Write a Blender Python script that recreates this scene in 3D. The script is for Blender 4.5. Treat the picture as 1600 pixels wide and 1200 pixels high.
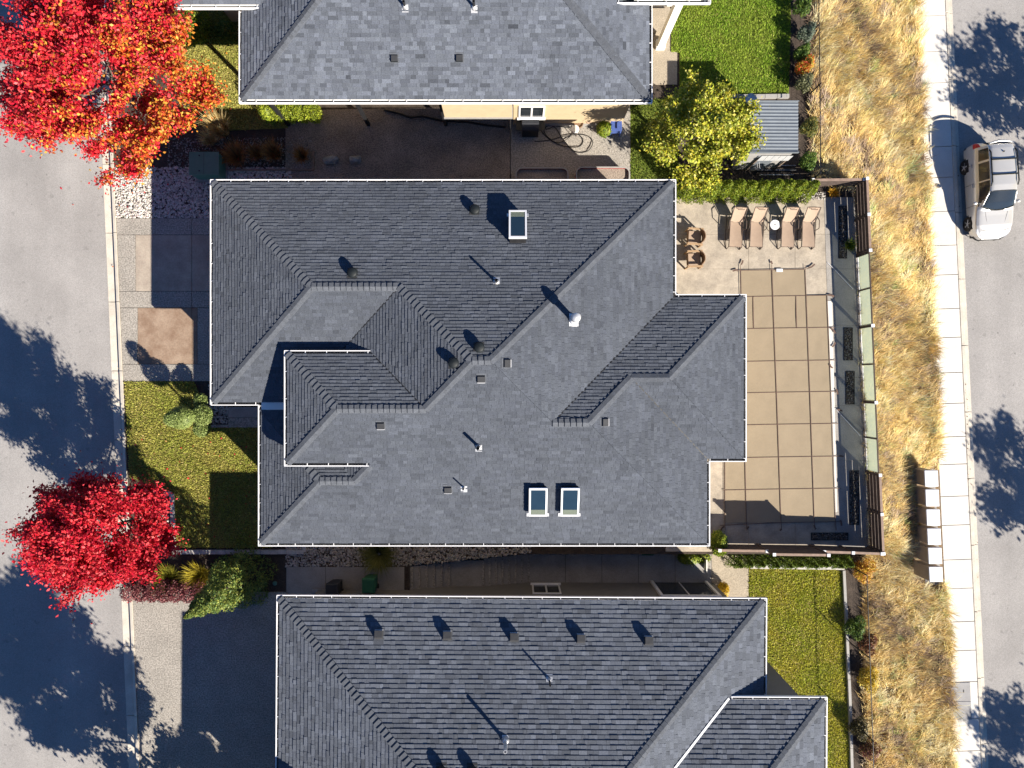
import bpy, math, random
import numpy as np
from mathutils import Vector, Matrix

for o in list(bpy.data.objects):
    bpy.data.objects.remove(o, do_unlink=True)
scene = bpy.context.scene
COL = scene.collection
R = math.radians
random.seed(7)
RNG = np.random.default_rng(7)

# ------------------------------------------------------------------ camera, sky, sun
H, F = 30.0, 1067.0
cam_d = bpy.data.cameras.new('camera')
cam = bpy.data.objects.new('camera', cam_d)
COL.objects.link(cam)
cam.location = (0, 0, H)
cam.rotation_euler = (0, 0, 0)
cam_d.sensor_width = 36.0
cam_d.lens = 36.0 * F / 1600.0
cam_d.clip_end = 3000
scene.camera = cam

SUNK = 1.12                                   # metres of shadow per metre of height, on each of -x and +y
sun_el = math.atan(1 / (SUNK * math.sqrt(2)))
world = bpy.data.worlds.new('World')
scene.world = world
world.use_nodes = True
wn = world.node_tree
wn.nodes.clear()
w_out = wn.nodes.new('ShaderNodeOutputWorld')
w_bg = wn.nodes.new('ShaderNodeBackground')
w_sky = wn.nodes.new('ShaderNodeTexSky')
w_sky.sky_type = 'NISHITA'
w_sky.sun_disc = False
w_sky.sun_elevation = sun_el
w_sky.sun_rotation = R(135)
w_sky.air_density = 1.0
w_sky.dust_density = 0.0
w_sky.ozone_density = 10.0
w_bg.inputs['Strength'].default_value = 0.05
wn.links.new(w_sky.outputs[0], w_bg.inputs[0])
wn.links.new(w_bg.outputs[0], w_out.inputs[0])

sun_d = bpy.data.lights.new('sun', 'SUN')
sun_d.energy = 5.0
sun_d.angle = R(0.5)
sun_d.color = (1.0, 0.92, 0.79)
sun = bpy.data.objects.new('sun', sun_d)
COL.objects.link(sun)
sun.rotation_euler = Vector((-SUNK, SUNK, -1)).to_track_quat('-Z', 'Y').to_euler()

scene.view_settings.view_transform = 'Standard'
scene.view_settings.look = 'None'
scene.view_settings.gamma = 1.0
scene.view_settings.exposure = 1.25
scene.view_settings.use_curve_mapping = False

# ------------------------------------------------------------------ small helpers
def P(px, py, z=0.0):
    """a place in the photo, at height z, as a point of the world"""
    k = (H - z) / F
    return ((px - 800) * k, (600 - py) * k, z)

def PL(pts, z=0.0):
    return [P(a, b, z)[:2] for a, b in pts]

def tag(o, label=None, cat=None, group=None, kind=None):
    if label: o['label'] = label
    if cat: o['category'] = cat
    if group: o['group'] = group
    if kind: o['kind'] = kind
    return o

def empty(name, loc=(0, 0, 0), rz=0.0):
    o = bpy.data.objects.new(name, None)
    COL.objects.link(o)
    o.empty_display_size = 0.2
    o.location = loc
    o.rotation_euler = (0, 0, rz)
    return o

def thing(name, label, cat, loc=(0, 0, 0), rz=0.0, group=None):
    return tag(empty(name, loc, rz), label, cat, group)

def link_mesh(name, me, parent=None, mat=None, loc=(0, 0, 0)):
    o = bpy.data.objects.new(name, me)
    COL.objects.link(o)
    if mat is not None and not me.materials:
        me.materials.append(mat)
    if parent is not None:
        o.parent = parent
    o.location = loc
    return o

def wpos(o):
    v = Vector(o.location)
    p = o.parent
    while p is not None:
        v = v + Vector(p.location)
        p = p.parent
    return v

def copy_tree(o, parent=None):
    c = o.copy()
    COL.objects.link(c)
    c.parent = parent
    for ch in list(o.children):
        copy_tree(ch, c)
    return c

class MB:
    """collects faces and links them as ONE mesh object"""
    def __init__(self):
        self.v, self.f, self.c = [], [], []
    def add(self, vs, fs, col=None):
        n = len(self.v)
        self.v.extend([tuple(p) for p in vs])
        for f in fs:
            self.f.append([n + i for i in f])
            self.c.append(col if col is not None else (1, 1, 1))
        return self
    def box(self, a, b, col=None, M=None):
        (x0, y0, z0), (x1, y1, z1) = a, b
        vs = [(x0, y0, z0), (x1, y0, z0), (x1, y1, z0), (x0, y1, z0),
              (x0, y0, z1), (x1, y0, z1), (x1, y1, z1), (x0, y1, z1)]
        if M is not None:
            vs = [M @ Vector(p) for p in vs]
        return self.add(vs, [(0, 3, 2, 1), (4, 5, 6, 7), (0, 1, 5, 4), (1, 2, 6, 5), (2, 3, 7, 6), (3, 0, 4, 7)], col)
    def cbox(self, c, s, col=None, M=None):
        return self.box([c[i] - s[i] / 2 for i in range(3)], [c[i] + s[i] / 2 for i in range(3)], col, M)
    def prism(self, poly, z0, z1, col=None, bevel=0.0):
        poly = list(poly)
        if area2(poly) < 0:
            poly.reverse()
        n = len(poly)
        if bevel > 0:
            ins = inset(poly, bevel)
            vs = [(x, y, z0) for x, y in poly] + [(x, y, z1 - bevel) for x, y in poly] + [(x, y, z1) for x, y in ins]
            fs = [tuple(range(n - 1, -1, -1)), tuple(range(2 * n, 3 * n))]
            for r in (0, 1):
                fs += [(r * n + i, r * n + (i + 1) % n, (r + 1) * n + (i + 1) % n, (r + 1) * n + i) for i in range(n)]
        else:
            vs = [(x, y, z0) for x, y in poly] + [(x, y, z1) for x, y in poly]
            fs = [tuple(range(n - 1, -1, -1)), tuple(range(n, 2 * n))]
            fs += [(i, (i + 1) % n, n + (i + 1) % n, n + i) for i in range(n)]
        return self.add(vs, fs, col)
    def tube(self, pts, r, seg=6, col=None, cap=True):
        pts = [Vector(p) for p in pts]
        rs = r if isinstance(r, (list, tuple)) else [r] * len(pts)
        vs, fs = [], []
        n = len(pts)
        for i, p in enumerate(pts):
            d = (pts[min(i + 1, n - 1)] - pts[max(i - 1, 0)])
            d = d.normalized() if d.length > 1e-9 else Vector((0, 0, 1))
            a = d.cross(Vector((0, 0, 1)))
            if a.length < 1e-3:
                a = Vector((1, 0, 0))
            a.normalize()
            b = d.cross(a).normalized()
            for k in range(seg):
                t = 2 * math.pi * k / seg
                vs.append(p + (a * math.cos(t) + b * math.sin(t)) * rs[i])
        for i in range(n - 1):
            for k in range(seg):
                k2 = (k + 1) % seg
                fs.append((i * seg + k, i * seg + k2, (i + 1) * seg + k2, (i + 1) * seg + k))
        if cap:
            fs.append(tuple(range(seg)))
            fs.append(tuple(range((n - 1) * seg + seg - 1, (n - 1) * seg - 1, -1)))
        return self.add(vs, fs, col)
    def lathe(self, prof, c=(0, 0, 0), seg=16, col=None, axis='z'):
        vs, fs = [], []
        for (r, z) in prof:
            for k in range(seg):
                t = 2 * math.pi * k / seg
                p = (r * math.cos(t), r * math.sin(t), z)
                if axis == 'x':
                    p = (p[2], p[0], p[1])
                vs.append((c[0] + p[0], c[1] + p[1], c[2] + p[2]))
        m = len(prof)
        for i in range(m - 1):
            for k in range(seg):
                k2 = (k + 1) % seg
                fs.append((i * seg + k, i * seg + k2, (i + 1) * seg + k2, (i + 1) * seg + k))
        if prof[0][0] > 1e-4:
            fs.append(tuple(range(seg - 1, -1, -1)))
        if prof[-1][0] > 1e-4:
            fs.append(tuple(range((m - 1) * seg, m * seg)))
        return self.add(vs, fs, col)
    def mesh(self, name, mat, off=(0, 0, 0), smooth=False, colors=False):
        me = bpy.data.meshes.new(name)
        ox, oy, oz = off
        me.from_pydata([(x - ox, y - oy, z - oz) for x, y, z in self.v], [], self.f)
        if mat is not None:
            me.materials.append(mat)
        if colors:
            at = me.attributes.new('tint', 'FLOAT_COLOR', 'FACE')
            at.data.foreach_set('color', np.array([(c[0], c[1], c[2], 1.0) for c in self.c], dtype=np.float32).ravel())
        if smooth:
            me.polygons.foreach_set('use_smooth', [True] * len(me.polygons))
        me.update()
        return me
    def build(self, name, mat, parent=None, smooth=False, colors=False, local=False, bevel=0.0):
        """vertices are in world space unless local; the object is stored relative to its parent"""
        off = (0, 0, 0) if (local or parent is None) else tuple(wpos(parent))
        o = link_mesh(name, self.mesh(name, mat, off, smooth, colors), parent)
        if bevel > 0:
            m = o.modifiers.new('bevel', 'BEVEL')
            m.width = bevel
            m.segments = 2
            m.limit_method = 'ANGLE'
        return o

def area2(p):
    return sum(p[i][0] * p[(i + 1) % len(p)][1] - p[(i + 1) % len(p)][0] * p[i][1] for i in range(len(p)))

def inset(poly, d):
    """polygon moved inwards by d (any simple polygon)"""
    poly = list(poly)
    if area2(poly) < 0:
        poly.reverse()
    n = len(poly)
    out = []
    for i in range(n):
        a, b, c = poly[i - 1], poly[i], poly[(i + 1) % n]
        def nrm(p, q):
            l = math.hypot(q[0] - p[0], q[1] - p[1]) or 1e-9
            return (-(q[1] - p[1]) / l, (q[0] - p[0]) / l)
        n1, n2 = nrm(a, b), nrm(b, c)
        k = 1 + n1[0] * n2[0] + n1[1] * n2[1]
        k = max(k, 0.2)
        out.append((b[0] + d * (n1[0] + n2[0]) / k, b[1] + d * (n1[1] + n2[1]) / k))
    return out

def in_poly(pts, poly):
    x, y = pts[:, 0], pts[:, 1]
    ins = np.zeros(len(pts), bool)
    n = len(poly)
    for i in range(n):
        x1, y1 = poly[i]
        x2, y2 = poly[(i + 1) % n]
        c = (y1 > y) != (y2 > y)
        with np.errstate(divide='ignore', invalid='ignore'):
            xi = (x2 - x1) * (y - y1) / ((y2 - y1) if y2 != y1 else 1e-9) + x1
        ins ^= c & (x < xi)
    return ins

def scatter(poly, dens, rng=RNG):
    a = np.array(poly)
    lo, hi = a.min(0), a.max(0)
    n = int(dens * (hi[0] - lo[0]) * (hi[1] - lo[1]))
    pts = lo + rng.random((n, 2)) * (hi - lo)
    return pts[in_poly(pts, poly)]

def clip_half(poly, f):
    """keep the side where f(p) >= 0"""
    out = []
    n = len(poly)
    for i in range(n):
        a, b = poly[i], poly[(i + 1) % n]
        fa, fb = f(a), f(b)
        if fa >= 0:
            out.append(a)
        if (fa >= 0) != (fb >= 0):
            t = fa / (fa - fb)
            out.append((a[0] + (b[0] - a[0]) * t, a[1] + (b[1] - a[1]) * t))
    return out

def arr_mesh(name, V, faces, cols, mat):
    """fast mesh: V (n,3), faces (m,k) of one size, cols (m,3) per face"""
    me = bpy.data.meshes.new(name)
    m, k = faces.shape
    me.vertices.add(len(V))
    me.vertices.foreach_set('co', V.astype(np.float32).ravel())
    me.loops.add(m * k)
    me.loops.foreach_set('vertex_index', faces.astype(np.int32).ravel())
    me.polygons.add(m)
    me.polygons.foreach_set('loop_start', np.arange(0, m * k, k, dtype=np.int32))
    me.polygons.foreach_set('loop_total', np.full(m, k, dtype=np.int32))
    if cols is not None:
        at = me.attributes.new('tint', 'FLOAT_COLOR', 'FACE')
        c4 = np.ones((m, 4), np.float32)
        c4[:, :3] = cols
        at.data.foreach_set('color', c4.ravel())
    me.materials.append(mat)
    me.update(calc_edges=True)
    return me

# ------------------------------------------------------------------ materials
MATS = {}
def mat(name, col, rough=0.8, scale=6.0, amt=0.25, col2=None, bump=0.0, bscale=40.0, metal=0.0, spec=0.3,
        tint=False, fine=0.0, fscale=60.0, trans=0.0, coat=0.0):
    m = bpy.data.materials.new(name)
    m.use_nodes = True
    nt = m.node_tree
    nt.nodes.clear()
    N = nt.nodes.new
    L = nt.links.new
    out = N('ShaderNodeOutputMaterial')
    b = N('ShaderNodeBsdfPrincipled')
    b.inputs['Roughness'].default_value = rough
    b.inputs['Metallic'].default_value = metal
    b.inputs['Specular IOR Level'].default_value = spec
    if coat:
        b.inputs['Coat Weight'].default_value = coat
        b.inputs['Coat Roughness'].default_value = 0.05
    geo = N('ShaderNodeNewGeometry')
    n1 = N('ShaderNodeTexNoise')
    n1.inputs['Scale'].default_value = scale
    n1.inputs['Detail'].default_value = 5
    n1.inputs['Roughness'].default_value = 0.65
    L(geo.outputs['Position'], n1.inputs['Vector'])
    ramp = N('ShaderNodeMapRange')
    ramp.inputs['From Min'].default_value = 0.32
    ramp.inputs['From Max'].default_value = 0.68
    L(n1.outputs['Fac'], ramp.inputs['Value'])
    mix = N('ShaderNodeMix')
    mix.data_type = 'RGBA'
    if col2 is None:
        a = tuple(max(0, c * (1 - amt)) for c in col)
        c2 = tuple(min(1, c * (1 + amt)) for c in col)
    else:
        a, c2 = col, col2
    mix.inputs[6].default_value = (*a, 1)
    mix.inputs[7].default_value = (*c2, 1)
    L(ramp.outputs[0], mix.inputs[0])
    cur = mix.outputs[2]
    if fine > 0:
        n2 = N('ShaderNodeTexNoise')
        n2.inputs['Scale'].default_value = fscale
        n2.inputs['Detail'].default_value = 2
        L(geo.outputs['Position'], n2.inputs['Vector'])
        mr = N('ShaderNodeMapRange')
        mr.inputs['From Min'].default_value = 0.3
        mr.inputs['From Max'].default_value = 0.7
        mr.inputs['To Min'].default_value = 1 - fine
        mr.inputs['To Max'].default_value = 1 + fine
        L(n2.outputs['Fac'], mr.inputs['Value'])
        mu = N('ShaderNodeVectorMath')
        mu.operation = 'SCALE'
        L(cur, mu.inputs[0])
        L(mr.outputs[0], mu.inputs['Scale'])
        cur = mu.outputs[0]
    if tint:
        at = N('ShaderNodeAttribute')
        at.attribute_name = 'tint'
        mu = N('ShaderNodeVectorMath')
        mu.operation = 'MULTIPLY'
        L(cur, mu.inputs[0])
        L(at.outputs['Color'], mu.inputs[1])
        cur = mu.outputs[0]
    L(cur, b.inputs['Base Color'])
    if bump > 0:
        n3 = N('ShaderNodeTexNoise')
        n3.inputs['Scale'].default_value = bscale
        n3.inputs['Detail'].default_value = 4
        L(geo.outputs['Position'], n3.inputs['Vector'])
        bp = N('ShaderNodeBump')
        bp.inputs['Strength'].default_value = bump
        bp.inputs['Distance'].default_value = 0.03
        L(n3.outputs['Fac'], bp.inputs['Height'])
        L(bp.outputs[0], b.inputs['Normal'])
    sh = b.outputs[0]
    if trans > 0:
        tr = N('ShaderNodeBsdfTranslucent')
        L(cur, tr.inputs['Color'])
        ms = N('ShaderNodeMixShader')
        ms.inputs[0].default_value = trans
        L(sh, ms.inputs[1])
        L(tr.outputs[0], ms.inputs[2])
        sh = ms.outputs[0]
    L(sh, out.inputs[0])
    MATS[name] = m
    return m

W3 = (1.0, 1.0, 1.0)
M_soil = mat('soil', (0.055, 0.042, 0.034), 0.95, 3, 0.35, bump=0.5, bscale=25, fine=0.5, fscale=30)
M_earth = mat('earth', (0.20, 0.14, 0.085), 0.95, 1.2, 0.3, bump=0.4, bscale=15, fine=0.35, fscale=22)
M_asphalt = mat('asphalt', (0.284, 0.271, 0.264), 0.93, 0.45, 0.09, fine=0.16, fscale=26, bump=0.25, bscale=60)
def asphalt_wear(m):
    nt = m.node_tree
    N, L = nt.nodes.new, nt.links.new
    b = next(n for n in nt.nodes if n.type == 'BSDF_PRINCIPLED')
    src = b.inputs['Base Color'].links[0].from_socket
    geo = N('ShaderNodeNewGeometry')
    def layer(scale3, sc, lo, hi, t0, t1, detail=3):
        mp = N('ShaderNodeMapping'); mp.inputs['Scale'].default_value = scale3
        L(geo.outputs['Position'], mp.inputs['Vector'])
        n = N('ShaderNodeTexNoise'); n.inputs['Scale'].default_value = sc; n.inputs['Detail'].default_value = detail
        L(mp.outputs[0], n.inputs['Vector'])
        r_ = N('ShaderNodeMapRange')
        for k, v in (('From Min', lo), ('From Max', hi), ('To Min', t0), ('To Max', t1)):
            r_.inputs[k].default_value = v
        L(n.outputs['Fac'], r_.inputs['Value'])
        return r_.outputs[0]
    cur = src
    for f in (layer((1, .04, 1), 0.9, .3, .7, .93, 1.06), layer((1, 1, 1), 2.6, .66, .74, 1.0, .80), layer((1, .5, 1), 9.0, .70, .76, 1.0, .62), layer((1, 1, 1), .22, .3, .7, .95, 1.05)):
        v = N('ShaderNodeVectorMath'); v.operation = 'SCALE'
        L(cur, v.inputs[0]); L(f, v.inputs['Scale'])
        cur = v.outputs[0]
    L(cur, b.inputs['Base Color'])
asphalt_wear(M_asphalt)
M_walk = mat('sidewalk_concrete', (0.59, 0.56, 0.52), 0.9, 1.1, 0.07, fine=0.05, fscale=30, bump=0.1)
M_kerb = mat('kerb_concrete', (0.52, 0.475, 0.41), 0.9, 1.4, 0.14, fine=0.1, fscale=30, bump=0.1)
M_drive = mat('aggregate_concrete', (0.285, 0.262, 0.235), 0.9, 1.0, 0.12, fine=0.42, fscale=17, bump=0.4, bscale=30)
M_stamp = mat('stamped_concrete', (0.32, 0.24, 0.18), 0.85, 1.6, 0.3, col2=(0.20, 0.13, 0.09), fine=0.1, fscale=14, bump=0.15)
M_stamp2 = mat('pale_stamped_concrete', (0.40, 0.345, 0.285), 0.85, 1.3, 0.3, col2=(0.27, 0.225, 0.19), fine=0.1, fscale=14, bump=0.15)
M_deck = mat('pool_deck_concrete', (0.44, 0.38, 0.305), 0.85, 1.7, 0.3, col2=(0.26, 0.225, 0.185), fine=0.1, fscale=16, bump=0.15)
M_agg = mat('brown_aggregate', (0.25, 0.205, 0.17), 0.9, 0.8, 0.25, fine=0.5, fscale=22, bump=0.5, bscale=30)
M_path = mat('path_concrete', (0.28, 0.262, 0.245), 0.9, 1.4, 0.15, fine=0.15, fscale=26, bump=0.2)
M_sand = mat('sandy_concrete', (0.34, 0.29, 0.225), 0.9, 1.0, 0.12, fine=0.25, fscale=26, bump=0.3)
M_turf = mat('turf', (0.14, 0.15, 0.025), 0.95, 1.3, 0.3, col2=(0.24, 0.19, 0.06), fine=0.4, fscale=16, bump=0.6, bscale=30)
M_turf2 = mat('lush_turf', (0.11, 0.17, 0.018), 0.95, 1.1, 0.3, col2=(0.18, 0.20, 0.035), fine=0.4, fscale=16, bump=0.6, bscale=30)
M_blade = mat('grass_blade', (1, 1, 1), 0.8, 3, 0.0, tint=True, trans=0.25)
M_leaf = mat('leaf', (1, 1, 1), 0.55, 2, 0.0, tint=True, trans=0.28, spec=0.35)
M_bark = mat('bark', (0.13, 0.105, 0.085), 0.9, 9, 0.35, bump=0.5, bscale=30)
M_shingle = mat('asphalt_shingle', (0.079, 0.088, 0.106), 0.92, 0.45, 0.11, fine=0.22, fscale=30, tint=True, spec=0.2)
M_felt = mat('roof_deck', (0.04, 0.041, 0.045), 0.95, 3, 0.1)
M_cap = mat('cap_shingle', (0.089, 0.097, 0.114), 0.92, 5, 0.18, fine=0.2, fscale=35, spec=0.2)
M_white = mat('white_metal', (0.74, 0.74, 0.76), 0.45, 2, 0.04, spec=0.4)
M_wood_w = mat('white_timber', (0.78, 0.77, 0.74), 0.6, 3, 0.04)
M_stucco = mat('beige_stucco', (0.47, 0.37, 0.24), 0.95, 3, 0.06, bump=0.2, bscale=60)
M_stucco_g = mat('grey_stucco', (0.20, 0.195, 0.19), 0.95, 3, 0.06, bump=0.2, bscale=60)
M_dark = mat('black_metal', (0.018, 0.018, 0.02), 0.5, 6, 0.2)
M_ventm = mat('dark_plastic', (0.008, 0.011, 0.013), 0.6, 6, 0.2)
M_ventg = mat('grey_vent', (0.045, 0.046, 0.05), 0.5, 6, 0.15, metal=0.2)
M_galv = mat('galvanised', (0.62, 0.62, 0.63), 0.4, 6, 0.1, metal=0.5)
M_glass_roof = mat('skylight_glass', (0.015, 0.03, 0.045), 0.04, 2, 0.1, spec=0.9, coat=1.0)
M_glass_win = mat('window_glass', (0.02, 0.025, 0.03), 0.05, 2, 0.1, spec=0.8)
M_tan = mat('cover_fabric', (0.262, 0.21, 0.145), 0.8, 1.6, 0.05, fine=0.04, fscale=40, bump=0.12, bscale=9)
M_strap = mat('strap_webbing', (0.12, 0.075, 0.06), 0.8, 8, 0.2)
M_sling = mat('sling_fabric', (0.345, 0.255, 0.19), 0.8, 6, 0.06)
M_bronze = mat('bronze_frame', (0.10, 0.075, 0.062), 0.45, 6, 0.15, metal=0.3)
M_teak = mat('teak', (0.33, 0.22, 0.13), 0.65, 12, 0.2)
M_wicker = mat('wicker', (0.20, 0.125, 0.08), 0.8, 18, 0.4, bump=0.5, bscale=60)
M_fence = mat('brown_fence_board', (0.085, 0.063, 0.054), 0.75, 7, 0.3, fine=0.2, fscale=30)
M_fence_l = mat('brown_fence_cap', (0.24, 0.17, 0.135), 0.75, 7, 0.2)
M_block = mat('edging_block', (0.44, 0.42, 0.40), 0.9, 4, 0.2, fine=0.15, fscale=30)
M_rock = mat('river_rock', (0.40, 0.37, 0.345), 0.85, 4, 0.1, tint=True)
M_boulder = mat('boulder_stone', (0.25, 0.26, 0.27), 0.9, 4, 0.3, bump=0.5, bscale=12)
M_teal = mat('green_utility_paint', (0.085, 0.19, 0.155), 0.5, 3, 0.1)
M_silver = mat('silver_paint', (0.60, 0.585, 0.56), 0.28, 2, 0.02, metal=0.45, coat=0.8, spec=0.5)
M_rubber = mat('tyre_rubber', (0.02, 0.02, 0.021), 0.85, 10, 0.2)
M_red = mat('red_plastic', (0.5, 0.02, 0.02), 0.3, 8, 0.1)
M_lamp = mat('clear_lamp', (0.7, 0.72, 0.75), 0.1, 8, 0.05, spec=0.8)
M_mail = mat('mailbox_paint', (0.66, 0.67, 0.71), 0.5, 3, 0.03)
M_mailg = mat('mailbox_grey', (0.33, 0.27, 0.215), 0.6, 3, 0.1)
M_tinroof = mat('corrugated_steel', (0.20, 0.225, 0.255), 0.45, 3, 0.08, metal=0.3)
M_vault = mat('vault_lid', (0.27, 0.265, 0.27), 0.8, 3, 0.1, fine=0.1)
M_redwood = mat('red_planter_paint', (0.28, 0.035, 0.04), 0.7, 5, 0.2)
M_hose = mat('black_rubber_hose', (0.015, 0.015, 0.016), 0.6, 8, 0.2)
M_greenbin = mat('green_bin_plastic', (0.02, 0.10, 0.06), 0.55, 5, 0.1)
M_darkbin = mat('charcoal_bin_plastic', (0.03, 0.032, 0.04), 0.55, 5, 0.1)
M_blue = mat('blue_plastic', (0.06, 0.10, 0.30), 0.6, 5, 0.1)
M_trim = mat('grey_trim', (0.30, 0.29, 0.28), 0.7, 5, 0.1)
M_terra = mat('terracotta', (0.42, 0.30, 0.22), 0.85, 8, 0.15)
M_log = mat('grey_brown_lumber', (0.17, 0.135, 0.11), 0.9, 8, 0.25)

def frosted_glass():
    m = bpy.data.materials.new('frosted_green_glass')
    m.use_nodes = True
    nt = m.node_tree
    nt.nodes.clear()
    out = nt.nodes.new('ShaderNodeOutputMaterial')
    d = nt.nodes.new('ShaderNodeBsdfPrincipled')
    d.inputs['Base Color'].default_value = (0.42, 0.46, 0.39, 1)
    d.inputs['Roughness'].default_value = 0.3
    t = nt.nodes.new('ShaderNodeBsdfTransparent')
    t.inputs['Color'].default_value = (0.88, 0.93, 0.88, 1)
    tl = nt.nodes.new('ShaderNodeBsdfTranslucent')
    tl.inputs['Color'].default_value = (0.62, 0.67, 0.58, 1)
    m1 = nt.nodes.new('ShaderNodeMixShader')
    m1.inputs[0].default_value = 0.62
    m2 = nt.nodes.new('ShaderNodeMixShader')
    m2.inputs[0].default_value = 0.4
    nt.links.new(d.outputs[0], m1.inputs[1])
    nt.links.new(tl.outputs[0], m1.inputs[2])
    nt.links.new(m1.outputs[0], m2.inputs[1])
    nt.links.new(t.outputs[0], m2.inputs[2])
    nt.links.new(m2.outputs[0], out.inputs[0])
    return m
M_frost = frosted_glass()

# ------------------------------------------------------------------ the setting: ground, roads, yards
LOW = -1.3                                     # level of the back street, lower than the lots
BED = -1.62
def ground_piece(name, poly, z, m, bottom=BED, kind='structure'):
    o = MB().prism(poly, bottom, z).build(name, m)
    tag(o, kind=kind)
    return o

g = MB()
g.add([(-600, -600, BED), (600, -600, BED), (600, 600, BED), (-600, 600, BED)], [(0, 1, 2, 3)])
tag(g.build('ground', M_earth), kind='structure')

def lx(py, off=0.0):                           # gutter line of the front street, px
    return 147.5 + 0.0433 * py + off
def rx(py, off=0.0):                           # outer edge of the back pavement, px
    return 1432.5 + 0.0475 * py + off

RT, RB = -500, 1700                            # rows above and below the picture that the streets run to
zr = -0.09
ground_piece('front_road', [(-80, P(0, RT)[1]), P(lx(RT, 1), RT)[:2], P(lx(RB, 1), RB)[:2], (-80, P(0, RB)[1])], zr, M_asphalt)
ground_piece('back_road', [P(rx(RT, 56), RT, LOW)[:2], (80, P(0, RT)[1]), (80, P(0, RB)[1]), P(rx(RB, 52), RB, LOW)[:2]], LOW - 0.1, M_asphalt)

kerb = tag(empty('front_kerb'), kind='structure')
for y0 in range(RT, RB, 108):
    y1 = y0 + 107
    prof = [(0, zr + 0.012), (12.5, zr - 0.006), (13.5, zr + 0.03), (14.6, 0.03), (18.6, 0.045)]
    m = MB()
    pa = [(*P(lx(y0, o), y0)[:2], z) for o, z in prof] + [(*P(lx(y0, 18.6), y0)[:2], -0.4), (*P(lx(y0, 0), y0)[:2], -0.4)]
    pb = [(*P(lx(y1, o), y1)[:2], z) for o, z in prof] + [(*P(lx(y1, 18.6), y1)[:2], -0.4), (*P(lx(y1, 0), y1)[:2], -0.4)]
    n = len(pa)
    m.add(pa + pb, [(i, (i + 1) % n, n + (i + 1) % n, n + i) for i in range(n)] + [tuple(range(n)), tuple(range(2 * n - 1, n - 1, -1))])
    m.build('kerb_stone', M_kerb, kerb)
kerb2 = tag(empty('back_kerb'), kind='structure')
for y0 in range(RT, RB, 104):
    y1 = y0 + 103
    m = MB()
    a, b = 44.2, 57.0
    poly = [P(rx(y0, a), y0, LOW)[:2], P(rx(y0, b - 7), y0, LOW)[:2], P(rx(y1, b - 7), y1, LOW)[:2], P(rx(y1, a), y1, LOW)[:2]]
    m.prism(poly, LOW - 0.4, LOW + 0.015, bevel=0.012)
    m.build('kerb_stone', M_kerb, kerb2)
    m = MB()
    poly = [P(rx(y0, b - 6.8), y0, LOW)[:2], P(rx(y0, b), y0, LOW)[:2], P(rx(y1, b), y1, LOW)[:2], P(rx(y1, b - 6.8), y1, LOW)[:2]]
    m.prism(poly, LOW - 0.4, LOW - 0.085)
    m.build('gutter_pan', M_kerb, kerb2)
side = tag(empty('pavement'), kind='structure')
joints = [-500, -445, -395, -340, -290, -235, -185, -130, -78, -28, 25, 81, 130, 185, 230, 278, 331, 384, 430, 483, 528, 583, 631, 683, 726, 776,
          821, 875, 920, 972, 1017, 1066, 1124, 1174, 1228, 1280, 1335, 1385, 1440, 1490, 1545, 1600]
for i in range(len(joints) - 1):
    y0, y1 = joints[i] + 0.45, joints[i + 1] - 0.45
    j = random.uniform(-0.004, 0.004)
    MB().prism([P(rx(y0, 0), y0, LOW)[:2], P(rx(y0, 43.6), y0 - 1.5, LOW)[:2], P(rx(y1, 43.6), y1 - 1.5, LOW)[:2], P(rx(y1, 0), y1, LOW)[:2]],
               LOW - 0.3, LOW + 0.01 + j, bevel=0.008).build('paving_slab', M_walk, side)
m = MB()
for (ya, yb) in ((1066, 1094.5), (1095.5, 1124)):
    m.prism([P(rx(ya, 2), ya, LOW)[:2], P(rx(ya, 32), ya, LOW)[:2], P(rx(yb, 32), yb, LOW)[:2], P(rx(yb, 2), yb, LOW)[:2]], LOW, LOW + 0.03, bevel=0.006)
vl = empty('vault_cover', P(rx(1095, 17), 1095, LOW))
tag(vl, 'grey two-leaf utility vault cover set in the pavement', 'utility cover')
m.build('lid', M_vault, vl)
MB().cbox(P(rx(1080, 22), 1080, LOW + 0.035), (0.03, 0.12, 0.02)).build('lift_handle', M_dark, vl)

# yards (tops in metres; each is a solid block so edges are real steps)
ground_piece('front_yard', PL([(lx(RT, 18.6), RT), (1264, RT), (1270, 291), (1338, 293), (1361, 866), (820, 866), (640, 880), (450, 880), (450, RB), (lx(RB, 18.6), RB)]), -0.03, M_soil)
ground_piece('side_yard', PL([(440, 870), (640, 870), (640, 1000), (440, 1000)], 0), -0.012, M_soil)
LAWN_F = [(194.5, 596), (303, 596), (322, 640), (330, 668), (425, 668), (425, 856), (277, 856), (268, 770), (203, 746)]
ground_piece('front_lawn', PL(LAWN_F), 0.0, M_turf)
LAWN_NW = [(262, -160), (450, -160), (450, 200), (330, 205), (300, 190), (262, 120)]
ground_piece('neighbour_lawn', PL(LAWN_NW), 0.0, M_turf)
LAWN_NE = [(1058, -200), (1228, -200), (1236, 0), (1232, 148), (1062, 148), (1062, 82), (1048, 82)]
ground_piece('back_lawn', PL(LAWN_NE), 0.0, M_turf2)
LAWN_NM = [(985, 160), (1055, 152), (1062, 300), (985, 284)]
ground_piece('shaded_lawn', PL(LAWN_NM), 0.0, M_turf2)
LAWN_SE = [(1170, 886), (1318, 888), (1328, 1250), (1335, 1500), (1170, 1500)]
ground_piece('lower_lawn', PL(LAWN_SE, LOW), LOW, M_turf)
ground_piece('lower_yard', PL([(640, 862), (1345, 868), (1372, 1500), (640, 1500)], LOW), LOW - 0.03, M_soil)
ground_piece('gravel_court', PL([(446, 172), (797, 166), (797, 288), (446, 288)]), -0.008, M_agg)
ground_piece('neighbour_patio', PL([(798, 166), (985, 166), (985, 288), (798, 288)]), 0.004, M_drive)
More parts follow.
